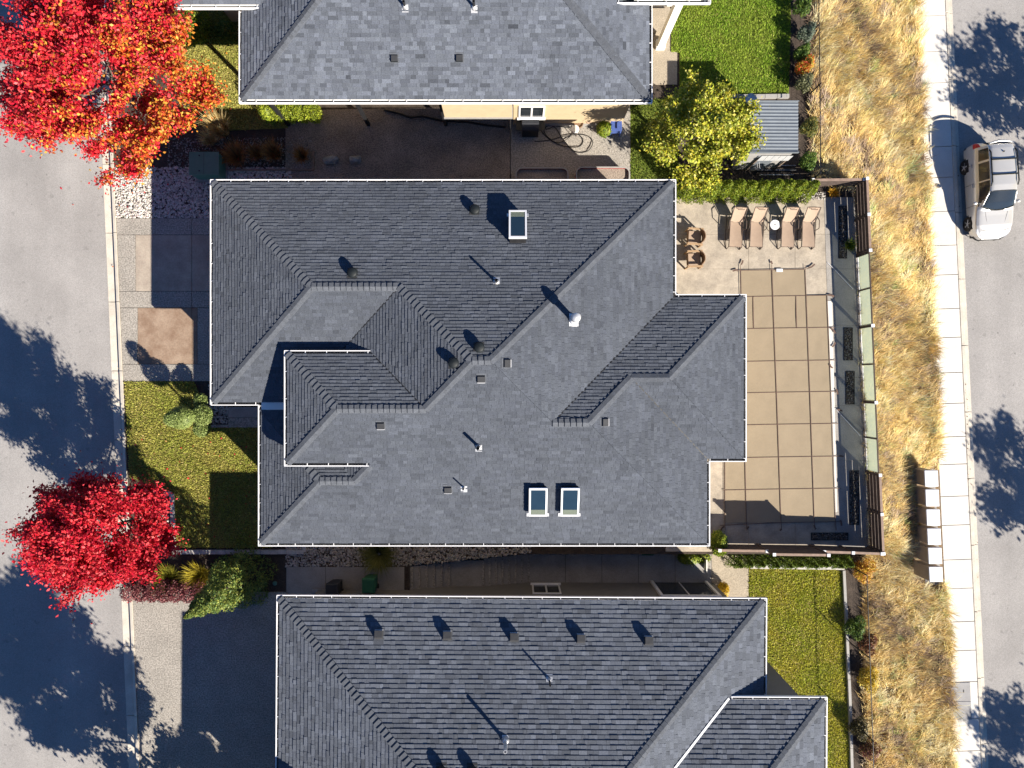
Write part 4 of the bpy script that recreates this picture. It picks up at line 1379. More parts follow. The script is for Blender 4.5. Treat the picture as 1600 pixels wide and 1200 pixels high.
# lawns: short blades, one mass each
def lawn(name, label, poly, z, dens, pal, seed, ln=0.055):
    rng = np.random.default_rng(seed)
    p = scatter(PL(poly, z), dens, rng)
    p = p[(np.abs(p[:, 0]) < 24) & (np.abs(p[:, 1]) < 19)]
    n = len(p)
    pts = np.column_stack([p, np.full(n, z)])
    lean = rng.normal(0, .55, (n, 3)); lean[:, 2] = 1
    f = 0.5 + 0.5 * np.sin(p[:, 0] * 2.1 + 1.3 * np.sin(p[:, 1] * 1.7)) * np.sin(p[:, 1] * 1.9 + p[:, 0] * .6)
    pal = np.array(pal)
    w = np.clip(f[:, None] + rng.normal(0, .35, (n, 1)), 0, 1)
    cols = (pal[0] * (1 - w) + pal[1] * w) * (1 + rng.normal(0, .22, (n, 1)))
    e = rng.random(n) < .06
    cols[e] = pal[2] * (1 + rng.normal(0, .2, (int(e.sum()), 1)))
    o = blades(name, pts, ln * rng.uniform(.6, 1.4, n), 0.028, lean, np.clip(cols, .01, .8), rng=rng)
    tag(o, label, 'grass', kind='stuff')
lawn('front_grass', 'short yellowish lawn grass in front of the main house', LAWN_F, 0.0, 1300, [(0.28, 0.31, 0.05), (0.40, 0.37, 0.09), (0.50, 0.40, 0.17)], 301)
lawn('neighbour_grass', 'short yellowish lawn grass beside the upper house', LAWN_NW, 0.0, 1000, [(0.29, 0.31, 0.06), (0.41, 0.37, 0.11), (0.50, 0.42, 0.17)], 302)
lawn('back_grass', 'lush green lawn grass behind the upper house', LAWN_NE, 0.0, 1100, [(0.19, 0.32, 0.022), (0.29, 0.37, 0.045), (0.36, 0.36, 0.10)], 303)
lawn('shaded_grass', 'shaded lawn grass under the yellow-green tree', LAWN_NM, 0.0, 800, [(0.08, 0.13, 0.015), (0.11, 0.14, 0.02), (0.2, 0.2, 0.06)], 304)  # blade colours darkened, painting shade in besides the cast shadow
lawn('lower_grass', 'green and yellow lawn grass behind the lower house', LAWN_SE, LOW, 1100, [(0.36, 0.41, 0.04), (0.50, 0.46, 0.06), (0.50, 0.40, 0.13)], 305)

# the dry bank between the fences and the back pavement
def bank_left(py):
    return np.interp(py, [-200, 0, 288, 295, 862, 872, 1400], [1262, 1266, 1270, 1337, 1360.5, 1345, 1356])
ys = np.arange(-200, 1401, 10.0)
NX = 14
V, Fc = [], []
for y in ys:
    l, r = float(bank_left(y)), float(rx(y, 1.5))
    zl = 0.0 if y < 870 else LOW
    for i in range(NX + 1):
        t = i / NX
        s = t * t * (3 - 2 * t)
        z = zl + (LOW + 0.0 - zl) * min(1, s * 1.05) + 0.06 * math.sin(y * .13 + i) * math.sin(i * 1.7) * math.sin(t * math.pi)
        if t == 1: z = LOW - 0.01
        x = P(l, y, zl)[0] + (P(r, y, LOW)[0] - P(l, y, zl)[0]) * t
        yy = P(0, y, zl)[1] + (P(0, y, LOW)[1] - P(0, y, zl)[1]) * t
        V.append((x, yy, z))
for j in range(len(ys) - 1):
    for i in range(NX):
        a = j * (NX + 1) + i
        Fc.append((a, a + NX + 1, a + NX + 2, a + 1))
m = MB(); m.v = V; m.f = [list(f) for f in Fc]; m.c = [W3] * len(Fc)
bank = m.build('grassy_bank', M_earth, smooth=True)
tag(bank, kind='structure')
BV = np.array(V).reshape(len(ys), NX + 1, 3)
rng = np.random.default_rng(401)
nc = 8200
per = 28
jj = rng.random(nc) * (len(ys) - 1)
ii = rng.random(nc) * NX
j0 = jj.astype(int); i0 = ii.astype(int)
fj = (jj - j0)[:, None]; fi = (ii - i0)[:, None]
cc = (BV[j0, i0] * (1 - fj) * (1 - fi) + BV[j0 + 1, i0] * fj * (1 - fi) + BV[j0, i0 + 1] * (1 - fj) * fi + BV[j0 + 1, i0 + 1] * fj * fi)
edge = ii / NX
# mailboxes stand in a bare gap
keep = ~((cc[:, 0] > P(1418, 0, LOW)[0]) & (cc[:, 1] < P(0, 733, LOW)[1]) & (cc[:, 1] > P(0, 915, LOW)[1]))
cc = cc[keep]; edge = edge[keep]
nc = len(cc)
def smooth_noise(p, s, ph):
    return (np.sin(p[:, 0] * s + ph) * np.sin(p[:, 1] * s * .83 + ph * 1.7) + np.sin((p[:, 0] + p[:, 1]) * s * .61 + ph * 2.3)) * .5
ang = R(40) + 1.1 * smooth_noise(cc, .9, .3) + 0.8 * smooth_noise(cc, 2.7, 1.1) + rng.normal(0, .5, nc)
tone = smooth_noise(cc, 1.6, 2.2) + .6 * smooth_noise(cc, 4.1, .7) + rng.normal(0, .55, nc)
pal = np.array([(0.78, 0.59, 0.29), (0.84, 0.70, 0.43), (0.70, 0.49, 0.19), (0.30, 0.215, 0.145), (0.46, 0.36, 0.28), (0.78, 0.60, 0.24)])
ci = np.select([tone > .75, tone > .35, tone > -.2, tone > -.55, tone > -.9], [1, 5, 0, 2, 4], 3)
ci = np.where((ci >= 3) & (ci <= 4) & (rng.random(nc) < .3), 0, ci)
hgt = np.clip(rng.normal(.42, .12, nc), .16, .8) * np.where(edge > .86, 1.15, 1.0)
PTS = np.repeat(cc, per, 0) + np.column_stack([rng.normal(0, .085, nc * per), rng.normal(0, .085, nc * per), np.full(nc * per, -.02)])
PTS = PTS[:]
a2 = np.repeat(ang, per) + rng.normal(0, .55, nc * per)
l2 = np.clip(rng.normal(.78, .32, nc * per), .1, 1.5)
lean = np.stack([np.cos(a2) * l2, np.sin(a2) * l2, np.clip(1.05 - .4 * l2, .25, 1)], 1)
over = np.repeat(edge, per) > .9
lean[over, 0] *= .55
cols = pal[np.repeat(ci, per)] * (1 + rng.normal(0, .2, (nc * per, 1)))
gr = rng.random(nc) < .035
cols[np.repeat(gr, per)] *= np.array([.55, .85, .7])
o = blades('dry_grass', PTS, np.repeat(hgt, per) * rng.uniform(.5, 1.1, nc * per), 0.017, lean, np.clip(cols, .02, .85), rng=rng)
tag(o, 'tall dry straw-coloured grass covering the bank along the back pavement', 'grass', kind='stuff')
# darker litter strip at the foot of the upper back fence
p = scatter(PL([(1262, -20), (1281, -20), (1290, 285), (1266, 285)]), 420, rng)
n = len(p)
aa = rng.random(n) * 6.28
lean = np.stack([np.cos(aa), np.sin(aa), rng.uniform(.1, .5, n)], 1)
o = blades('leaf_litter', np.column_stack([p, np.full(n, 0.0)]), rng.uniform(.15, .35, n), 0.03, lean, pick_cols(n, [(0.22, 0.15, 0.10), (0.14, 0.10, 0.075), (0.36, 0.26, 0.17)], rng, .25), rng=rng)
tag(o, 'brown leaf litter and stalks at the foot of the upper back fence', 'litter', kind='stuff')

# gravel and river rock
STONE = None
def stones(name, label, poly, z, dens, smin, smax, seed, tone=(0.9, 1.2), top=None):
    rng = np.random.default_rng(seed)
    p = scatter(PL(poly, z), dens, rng)
    n = len(p)
    base = np.array([(1, 0, 0), (-1, 0, 0), (0, 1, 0), (0, -1, 0), (0, 0, 1), (.62, .62, .45), (-.62, .62, .45), (-.62, -.62, .45), (.62, -.62, .45)], float)
    tri = np.array([(4, 5, 0), (4, 2, 5), (4, 6, 2), (4, 1, 6), (4, 7, 1), (4, 3, 7), (4, 8, 3), (4, 0, 8), (0, 5, 2), (2, 6, 1), (1, 7, 3), (3, 8, 0)])
    s = rng.uniform(smin, smax, (n, 1, 1)) * rng.uniform(.7, 1.25, (n, 1, 3)) * np.array([1, 1, .7])
    a = rng.random(n) * 6.28
    c, si = np.cos(a), np.sin(a)
    Vv = base[None] * s + rng.normal(0, .1, (n, len(base), 3)) * s
    X = Vv[:, :, 0] * c[:, None] - Vv[:, :, 1] * si[:, None]
    Y = Vv[:, :, 0] * si[:, None] + Vv[:, :, 1] * c[:, None]
    Vv = np.stack([X + p[:, :1], Y + p[:, 1:2], Vv[:, :, 2] + z + rng.uniform(-.01, .02, (n, 1))], 2)
    Fv = (np.arange(n)[:, None, None] * len(base) + tri[None]).reshape(-1, 3)
    k = rng.uniform(*tone, (n, 1)) * (1 + rng.normal(0, .03, (n, 3)))
    k *= np.where(rng.random((n, 1)) < .25, .55, 1)
    me = arr_mesh(name, Vv.reshape(-1, 3), Fv, np.repeat(k, len(tri), 0), M_rock)
    o = link_mesh(name, me)
    tag(o, label, 'gravel', kind='stuff')
stones('river_rock', 'pale river rock beside the front driveway', [(lx(262, 20), 262), (455, 262), (455, 290), (340, 290), (340, 340), (lx(340, 20), 340)], -.02, 420, .03, .062, 501, (1.0, 1.5))
stones('river_rock', 'river rock strip under the south gutter of the main house', [(447, 848), (630, 848), (640, 884), (447, 885)], -.02, 330, .03, .06, 502, (.7, 1.2))
stones('river_rock', 'river rock beside the garden steps', [(630, 850), (830, 846), (830, 864), (640, 884)], -.02, 300, .03, .07, 503, (.6, 1.1))
stones('river_rock', 'river rock strip along the lower south wall', [(823, 852), (1062, 854), (1062, 866), (823, 866)], LOW - .02, 260, .03, .06, 504, (.6, 1.1))
stones('river_rock', 'white rock in the bed under the crimson maple', [(222, 765), (262, 778), (266, 850), (235, 850)], -.02, 330, .025, .055, 505, (1.2, 1.6))
stones('river_rock', 'rock bed beside the entry walk', [(326, 600), (356, 636), (356, 662), (330, 662)], -.02, 330, .025, .05, 506, (.8, 1.2))
stones('river_rock', 'pebbles in the corner bed by the poolside cedars', [(1252, 300), (1290, 300), (1290, 312), (1245, 312)], 0.0, 400, .02, .045, 507, (.8, 1.2))
stones('dark_gravel', 'grey rock in the edged bed of ornamental grasses', [(262, 215), (487, 215), (487, 262), (262, 262)], -.02, 150, .02, .04, 508, (.4, .9))
GP = [('dark gravel strip nearest the poolside cedars along the fence', 1310, 322, 1323, 404), ('dark gravel strip second from the top along the pool fence', 1318, 512, 1332, 563),
      ('dark gravel strip third from the top along the pool fence', 1321, 580, 1335, 632), ('dark gravel strip fourth from the top along the pool fence', 1327, 735, 1342, 820), ('dark gravel strip in the lower corner of the pool deck', 1267, 832, 1325, 844)]
for i, (lab, x0, y0, x1, y1) in enumerate(GP):
    root = thing('gravel_planter', lab, 'planter', P((x0 + x1) / 2, (y0 + y1) / 2, 0))
    m = MB()
    q = PL([(x0, y0), (x1, y0), (x1, y1), (x0, y1)])
    xa, xb, ya, yb = q[0][0], q[1][0], q[2][1], q[0][1]
    t = .025
    for (a, b) in (((xa, ya), (xb, ya + t)), ((xa, yb - t), (xb, yb)), ((xa, ya + t), (xa + t, yb - t)), ((xb - t, ya + t), (xb, yb - t))):
        m.box((a[0], a[1], -.1), (b[0], b[1], .03))
    m.build('edge', M_dark, root)
    MB().box((xa + t, ya + t, -.1), (xb - t, yb - t, .008)).build('soil', M_soil, root)
    stones('dark_gravel', 'dark pebbles filling the ' + ('first', 'second', 'third', 'fourth', 'corner')[i] + ' planting strip of the pool deck', [(x0 + 1, y0 + 1), (x1 - 1, y0 + 1), (x1 - 1, y1 - 1), (x0 + 1, y1 - 1)], .008, 420, .02, .04, 520 + i, (.12, .5))

# ------------------------------------------------------------------ fences
def vx(px, py, z=0.0):
    return Vector(P(px, py, z))

def board_fence(label, a, b, h, posts, boards=4, gap=0.045, zbase=0.0, cap=True):
    """horizontal-board fence from a to b (world plan points); posts are fractions along it"""
    a = Vector((a[0], a[1], zbase)); b = Vector((b[0], b[1], zbase))
    root = thing('board_fence', label, 'fence', (a + b) / 2)
    d = (b - a); L = d.length; d.normalize()
    n = Vector((-d.y, d.x, 0))
    M = Matrix((d, n, Vector((0, 0, 1)))).transposed().to_4x4()
    M.translation = a
    bh = (h - 0.06) / boards
    for i in range(boards):
        z0 = 0.05 + i * bh
        for t0, t1 in zip(posts[:-1], posts[1:]):
            MB().box((t0 * L + .05, -.015, z0), (t1 * L - .05, .015, z0 + bh - gap), M=M).build('board', M_fence, root)
    for t in posts:
        MB().box((t * L - .05, -.05, -.3), (t * L + .05, .05, h + .02), M=M).build('post', M_fence, root)
        MB().box((t * L - .065, -.065, h + .021), (t * L + .065, .065, h + .05), M=M).build('post_cap', M_mail, root)
    if cap:
        for t0, t1 in zip(posts[:-1], posts[1:]):
            MB().box((t0 * L + .066, -.05, h - .01), (t1 * L - .066, .05, h + .022), M=M).build('cap_rail', M_fence_l, root)
    return root

def ex(py):                                    # foot of the fence on the street side of the deck, px
    return 1334 + (py - 290) * 0.0435
eA, eB, eC, eD = 291, 399, 737, 855
board_fence('brown board fence at the upper street corner of the pool deck', P(ex(eA), eA)[:2], P(ex(eB), eB)[:2], 1.12, [0, .5, 1])
board_fence('brown board fence at the lower street corner of the pool deck', P(ex(eC), eC)[:2], P(ex(eD), eD)[:2], 1.12, [0, .5, 1])
board_fence('low brown fence closing the pool deck beside the cedar row', P(1254, 292)[:2], P(ex(eA) - 2, eA)[:2], 1.0, [0, 1])
board_fence('brown board fence with two tall posts below the pool', P(1186, 851)[:2], P(1266, 852)[:2], 1.72, [0, 1], 8, gap=0.012)
board_fence('low brown fence from the house corner to the tall posts below the pool', P(1112, 850)[:2], P(1183, 851)[:2], 1.15, [0, 1], gap=0.012)
board_fence('low brown fence from the tall posts to the lower street corner', P(1269, 852)[:2], P(ex(eD) - 3, eD)[:2], 1.15, [0, .5, 1], gap=0.012)
# glass panels between dark posts
root = thing('glass_fence', 'frosted green glass fence with dark posts along the pool deck', 'fence', P(ex(568), 568))
gl = [402, 455, 512, 570, 628, 683, 735]
for i in range(len(gl) - 1):
    a, b = vx(ex(gl[i]), gl[i]), vx(ex(gl[i + 1]), gl[i + 1])
    d = b - a; L = d.length; d.normalize()
    n = Vector((-d.y, d.x, 0))
    M = Matrix((d, n, Vector((0, 0, 1)))).transposed().to_4x4()
    M.translation = a
    MB().box((.03, -.006, .14), (L - .03, .006, 1.0), M=M).build('pane', M_frost, root)
    MB().box((.03, -.02, .06), (L - .03, .02, .11), M=M).build('bottom_rail', M_white, root)
    MB().box((.03, -.025, 1.005), (L - .03, .025, 1.05), M=M).build('top_rail', M_bronze, root)
    s = 0.05 if i in (2, 4) else 0.028
    MB().box((-s, -s, -.1), (s, s, 1.06), M=M).build('post', M_fence if i in (2, 4) else M_bronze, root)
    if i in (2, 4):
        MB().box((-.07, -.07, 1.062), (.07, .07, 1.09), M=M).build('post_cap', M_mail, root)

def wire_fence(label, pts, h, z, step=2.1):
    root = thing('wire_fence', label, 'fence', (pts[0][0], pts[0][1], z))
    for (a, b) in zip(pts[:-1], pts[1:]):
        a = Vector((a[0], a[1], z)); b = Vector((b[0], b[1], z))
        n = max(1, int((b - a).length / step))
        MB().tube([a + Vector((0, 0, h)), b + Vector((0, 0, h))], .022, 6).build('top_rail', M_dark, root)
        m = MB()
        for k in range(1, 6):
            m.tube([a + Vector((0, 0, h * k / 6)), b + Vector((0, 0, h * k / 6))], .003, 3)
        m.build('wires', M_dark, root)
        for i in range(n + 1):
            p = a + (b - a) * i / n
            MB().tube([p - Vector((0, 0, .2)), p + Vector((0, 0, h + .03))], .028, 6).build('post', M_dark, root)
wire_fence('black wire fence between the upper back lawn and the dry bank', [P(1258, -120)[:2], P(1262, 150)[:2], P(1263, 284)[:2]], 1.2, 0.0)
wire_fence('black wire fence between the lower lawn and the dry bank', [P(1327, 884, LOW)[:2], P(1336, 1130, LOW)[:2], P(1343, 1420, LOW)[:2]], 1.55, LOW, 3.5)
wire_fence('black wire fence dividing the gravel court from the patio', [P(797.5, 188)[:2], P(797.5, 286)[:2]], 1.2, 0.0, 1.4)

# edging blocks and beds
def block_line(root, pts, z, size=0.36, w=0.17, h=0.12, m=M_block, name='edging_block'):
    for (a, b) in zip(pts[:-1], pts[1:]):
        a = Vector(P(*a, z)); b = Vector(P(*b, z))
        d = b - a; L = d.length; d.normalize()
        nn = max(1, int(L / size)); st = L / nn
        M = Matrix((d, Vector((-d.y, d.x, 0)), Vector((0, 0, 1)))).transposed().to_4x4()
        M.translation = a
        for i in range(nn):
            j = random.uniform(-.008, .008)
            MB().box((i * st + .008, -w / 2 + j, -.1), ((i + 1) * st - .008, w / 2 + j, h + j * .5), M=M).build(name, m, root)
ed = thing('garden_edging', 'pale block edging round the lawn and the bed of the crimson maple', 'edging', P(272, 862))
block_line(ed, [(258, 771), (270, 771), (273, 862), (476, 862), (476, 853)], 0)
ed = thing('garden_edging', 'block edging along the top of the lower back lawn', 'edging', P(1250, 885, LOW))
block_line(ed, [(1171, 884), (1318, 886)], LOW, .4, .2, .12)
ed = thing('retaining_kerb', 'narrow concrete kerb along the street side of the lower lawn', 'kerb', P(1322, 1000, LOW))
block_line(ed, [(1317, 890), (1322, 1000), (1327, 1120), (1331, 1260)], LOW, 1.3, .12, .15, M_trim, 'kerb_stone')
ed = thing('timber_edging', 'brown timber edging round the bed of ornamental grasses', 'edging', P(450, 266))
block_line(ed, [(345, 266), (490, 266), (490, 237)], 0, 1.6, .07, .1, M_fence_l, 'timber')
ed = thing('garden_edging', 'grey kerb below the upper back lawn, behind the shed', 'edging', P(1140, 152))
block_line(ed, [(1062, 153), (1232, 151)], 0, .5, .16, .12, M_trim)

# ------------------------------------------------------------------ pool cover
pc = thing('pool_cover', 'tan strapped safety cover over the swimming pool', 'pool cover', P(1215, 600))
def cx_(i, y):                                 # strap columns, px
    base = [1132, 1157, 1206, 1258, 1291]
    return base[i] + (y - 425) * (0.0, 0.022, 0.035, 0.035, 0.035)[i]
CR = [422, 463, 513, 564, 613, 663, 714, 764, 816]
ZC = 0.035
for j in range(len(CR) - 1):
    for i in range(4):
        ya, yb = CR[j], CR[j + 1]
        if j == 0 and i in (0, 3):
            continue
        tl = ((ya - 420) / 400) * 0
        q = [(cx_(i, ya) + .4, ya + .4 - (i - 2) * .8), (cx_(i + 1, ya) - .4, ya + .4 - (i - 1) * .8), (cx_(i + 1, yb) - .4, yb - .4 - (i - 1) * .8), (cx_(i, yb) + .4, yb - .4 - (i - 2) * .8)]
        c4 = [Vector((*P(a, b)[:2], 0)) for a, b in q]
        m = MB()
        NN = 8
        vs = []
        rr = random.Random(j * 10 + i)
        ph = rr.uniform(0, 6)
        for u in range(NN + 1):
            for v in range(NN + 1):
                s, t = u / NN, v / NN
                p = c4[0] * (1 - s) * (1 - t) + c4[1] * s * (1 - t) + c4[2] * s * t + c4[3] * (1 - s) * t
                e = math.sin(s * math.pi) * math.sin(t * math.pi)
                vs.append((p.x, p.y, ZC + 0.004 - 0.012 * e + 0.004 * math.sin(ph + s * 9 + t * 4) * e))
        fs = []
        for u in range(NN):
            for v in range(NN):
                a = u * (NN + 1) + v
                fs.append((a, a + 1, a + NN + 2, a + NN + 1))
        m.add(vs, fs)
        m.build('panel', M_tan, pc, smooth=True)
def strap(pts, w=0.025, z=ZC + 0.012, name='strap'):
    ps = [Vector((*P(a, b)[:2], z)) for a, b in pts]
    m = MB()
    for a, b in zip(ps[:-1], ps[1:]):
        d = (b - a).normalized(); n = Vector((-d.y, d.x, 0)) * w / 2
        u = Vector((0, 0, .008))
        m.add([a - n, a + n, b + n, b - n, a - n + u, a + n + u, b + n + u, b - n + u], [(0, 3, 2, 1), (4, 5, 6, 7), (0, 1, 5, 4), (1, 2, 6, 5), (2, 3, 7, 6), (3, 0, 4, 7)])
    m.build(name, M_strap, pc)
for j, y in enumerate(CR):
    if j == 0:
        strap([(cx_(1, y) - 6, y + 2.2), (cx_(1, y), y + .8), (cx_(2, y), y - .2), (cx_(3, y), y - 1.2), (cx_(3, y) + 8, y - 4)])
    else:
        strap([(cx_(0, y) - (3 if j < 8 else 8), y + 1.6 + (0 if j < 8 else 3)), (cx_(2, y), y), (cx_(4, y) + 10, y - 1.4)])
for i in range(5):
    y0 = 422 if i in (1, 2, 3) else 463
    strap([(cx_(i, y0) - 1, y0 - (8 if y0 == 422 else 1)), (cx_(i, 640), 640), (cx_(i, 816), 818), (cx_(i, 830) + .5, 828)], z=ZC + 0.022)
strap([(1176, 463), (1177, 513)], .03); strap([(1243, 463), (1244, 513)], .03)
for (x, y, dx, dy) in ((1152, 422, -8, 2), (1157, 414, 3, -7), (1206, 413, -2, -5), (1262, 419, 10, -6), (1293, 461, 9, 3), (1297, 513, 7, 8), (1299, 542, 5, -7), (1300, 575, -5, -6), (1305, 608, 3, 8), (1307, 640, 8, 2), (1310, 712, 7, 1), (1131, 822, -6, 7), (1166, 826, 3, -4), (1220, 826, -2, 3), (1274, 826, -3, -6), (1312, 812, 2, 9)):
    strap([(x, y), (x + dx * .55, y + dy * .3), (x + dx, y + dy)], .07, ZC + .03, 'strap_tail')
MB().box(vx(1213, 423, .05) - Vector((0, .05, 0)), vx(1223, 421, .07) + Vector((0, .03, 0))).build('warning_label', M_mail, pc)

# ------------------------------------------------------------------ loungers, table, chairs on the deck
def make_lounger():
    root = empty('sun_lounger')
    hw, sl, sz = 0.26, 1.08, 0.34             # half width, seat length, seat height; foot end at y = 0, head at +y
    bl, ba = 0.72, R(46)
    by, bz = sl + bl * math.cos(ba), sz + bl * math.sin(ba)
    m = MB()
    NS = 10
    vs, fs = [], []
    for i in range(NS + 1):
        t = i / NS
        for x in (-hw, 0, hw):
            vs.append((x, t * sl, sz + .05 * math.cos(t * math.pi) * .6 - (0.03 if x == 0 else 0)))
    for i in range(NS):
        for k in range(2):
            a = i * 3 + k
            fs.append((a, a + 1, a + 4, a + 3))
    m.add(vs, fs); m.build('seat', M_sling, root, smooth=True, local=True)
    m = MB()
    vs, fs = [], []
    for i in range(NS + 1):
        t = i / NS
        for x in (-hw, 0, hw):
            vs.append((x, sl + .01 + (by - sl) * t, sz + (bz - sz) * t - (0.03 if x == 0 else 0) - .03 * math.sin(t * math.pi)))
    for i in range(NS):
        for k in range(2):
            a = i * 3 + k
            fs.append((a, a + 1, a + 4, a + 3))
    m.add(vs, fs); br = m.build('backrest', M_sling, root, smooth=True, local=True)
    t = MB(); t.tube([(-hw * .55, by - .06, bz + .0), (-hw * .5, by - .1, bz + .012), (hw * .5, by - .1, bz + .012), (hw * .55, by - .06, bz)], .014, 5)
    t.build('headrest_strap', M_bronze, br, local=True)
    for s in (-1, 1):
        x = s * (hw + .02)
        m = MB(); m.tube([(x, -.05, 0.02), (x, .0, sz - .02), (x, sl * .5, sz + .01), (x, sl, sz), (x, sl + .1, sz)], .02, 6)
        m.build('side_rail', M_bronze, root, local=True)
        m = MB(); m.tube([(x, sl, sz), (x, by, bz)], .018, 6); m.build('back_rail', M_bronze, root, local=True)
        m = MB(); m.tube([(x + s * .02, -.04, .02), (x + s * .10, sl * .45, .08), (x + s * .10, sl * .95, .14), (x + s * .04, sl + .32, .02)], .017, 6)
        m.build('rocker_leg', M_bronze, root, local=True)
        m = MB(); m.tube([(x + s * .08, sl * .7, .12), (x + s * .10, sl * .72, .5), (x + s * .08, sl * 1.02, .56), (x, sl + .16, sz + .2)], .02, 6)
        m.build('arm', M_bronze, root, local=True)
    m = MB(); m.tube([(-hw - .02, by, bz), (0, by + .015, bz + .01), (hw + .02, by, bz)], .018, 6); m.build('top_rail', M_bronze, root, local=True)
    m = MB(); m.tube([(-hw - .02, 0, sz - .01), (hw + .02, 0, sz - .01)], .016, 6); m.build('foot_rail', M_bronze, root, local=True)
    return root
lo = make_lounger()
for i, (px, lab) in enumerate(((1145, 'tan sling lounger farthest left, nearest the house'), (1177, 'tan sling lounger second from the house'),
                               (1225.5, 'tan sling lounger just right of the round side table'), (1257.5, 'tan sling lounger farthest right, nearest the fence'))):
    o = lo if i == 0 else copy_tree(lo)
    o.location = P(px, 388)
    o.rotation_euler.z = R(-3 + i * .4)
    tag(o, lab, 'lounger', 'sun loungers beside the pool')
st = thing('side_table', 'round white side table between the two pairs of loungers', 'table', P(1204.5, 355))
b = P(1204.5, 355)
MB().lathe([(.20, .44), (.215, .45), (.215, .475), (.20, .48), (0, .48)], c=b, seg=24).build('table_top', M_mail, st)
MB().lathe([(.045, .482), (.045, .486), (0, .487)], c=b, seg=10).build('umbrella_plug', M_trim, st)
for k in range(3):
    a = k * 2.094
    MB().tube([(b[0] + .05 * math.cos(a), b[1] + .05 * math.sin(a), .44), (b[0] + .2 * math.cos(a), b[1] + .2 * math.sin(a), 0)], .013, 6).build('leg', M_bronze, st)

def make_armchair():
    root = empty('armchair')                   # faces -x; back at +x
    m = MB()
    vs, fs = [], []
    N = 8
    for i in range(N + 1):
        a = -1.15 + 2.3 * i / N
        for r_, z in ((.30, .30), (.34, .74), (.30, .76), (.26, .32)):
            vs.append((.06 + r_ * math.cos(a) * .85, r_ * math.sin(a), z))
    for i in range(N):
        for k in range(4):
            q = i * 4 + k; q2 = i * 4 + (k + 1) % 4
            fs.append((q, q2, q2 + 4, q + 4))
    fs += [(0, 1, 2, 3), (N * 4 + 3, N * 4 + 2, N * 4 + 1, N * 4)]
    m.add(vs, fs); m.build('backrest', M_wicker, root, local=True)
    MB().box((-.33, -.27, .36), (.20, .27, .43)).build('seat', M_sling, root, local=True, bevel=.02)
    for s in (-1, 1):
        y = s * .33
        MB().box((-.40, y - .045, .58), (.26, y + .045, .615)).build('armrest', M_teak, root, local=True, bevel=.008)
        for x in (-.36, .24):
            MB().box((x - .03, y - .03, 0), (x + .03, y + .03, .578)).build('leg', M_teak, root, local=True)
    MB().box((-.37, -.30, .30), (.24, .30, .355)).build('seat_frame', M_teak, root, local=True)
    return root
ac = make_armchair()
for i, (px, py, lab) in enumerate(((1083.5, 374, 'upper of two wooden armchairs under the house eave by the pool'), (1083, 408, 'lower of two wooden armchairs under the house eave by the pool'))):
    o = ac if i == 0 else copy_tree(ac)
    o.location = P(px, py)
    o.rotation_euler.z = R(-4 + i * 6)
    tag(o, lab, 'armchair', 'armchairs by the pool')
# slender white pole lying across the deck, twice
for (a, b, lab) in (((1293, 410), (1333, 452), 'thin white pole lying on the deck near the upper glass panes'), ((1304, 637), (1344, 681), 'thin white pole lying on the deck near the lower glass panes')):
    t = MB(); t.tube([P(*a, .03), P(*b, .05)], .012, 6)
    tag(t.build('pole', M_mail), lab, 'pole')

# ------------------------------------------------------------------ mailboxes on the bank
mb_labels = ['topmost', 'second', 'third', 'fourth', 'fifth', 'lowest']
myy = [735, 762.5, 793.5, 823.5, 853.5, 883.5, 911.5]
for i in range(6):
    ya, yb = myy[i] + (2.3 if i else 0), myy[i + 1] - 2.3
    hB = 1.55
    zt = LOW + hB
    kx = 0.0475
    xl = lambda y: 1444.5 + (y - 735) * kx
    root = thing('mailbox_unit', mb_labels[i] + ' of the six white-topped community mailboxes by the pavement', 'mailbox', P(1440 + (ya - 735) * kx, (ya + yb) / 2, LOW), group='community mailboxes')
    w = 21.0
    q = [Vector(P(xl(ya), ya, zt)), Vector(P(xl(ya) + w, ya, zt)), Vector(P(xl(yb) + w, yb, zt)), Vector(P(xl(yb), yb, zt))]
    poly = [(p.x, p.y) for p in q]
    MB().prism(inset(poly, .02), LOW + .35, zt - .05).build('cabinet', M_mailg, root)
    MB().prism(poly, zt - .049, zt, bevel=.012).build('lid', M_mail, root)
    cxy = (q[0] + q[2]) / 2
    MB().box((cxy.x - .12, cxy.y - .12, LOW - .1), (cxy.x + .12, cxy.y + .12, LOW + .349)).build('pedestal', M_mailg, root)
    # locker doors on the street side
    x1 = max(p[0] for p in poly)
    for k in range(4):
        z0 = LOW + .42 + k * .27
        MB().box((q[1].x - .021, q[2].y + .08, z0), (q[1].x + .0, q[1].y - .08, z0 + .24)).build('locker_door', M_white, root)
MB()
ground_piece('mailbox_pad', PL([(1437, 733), (1460, 733), (1470, 914), (1446, 914)], LOW), LOW + 0.006, M_path)

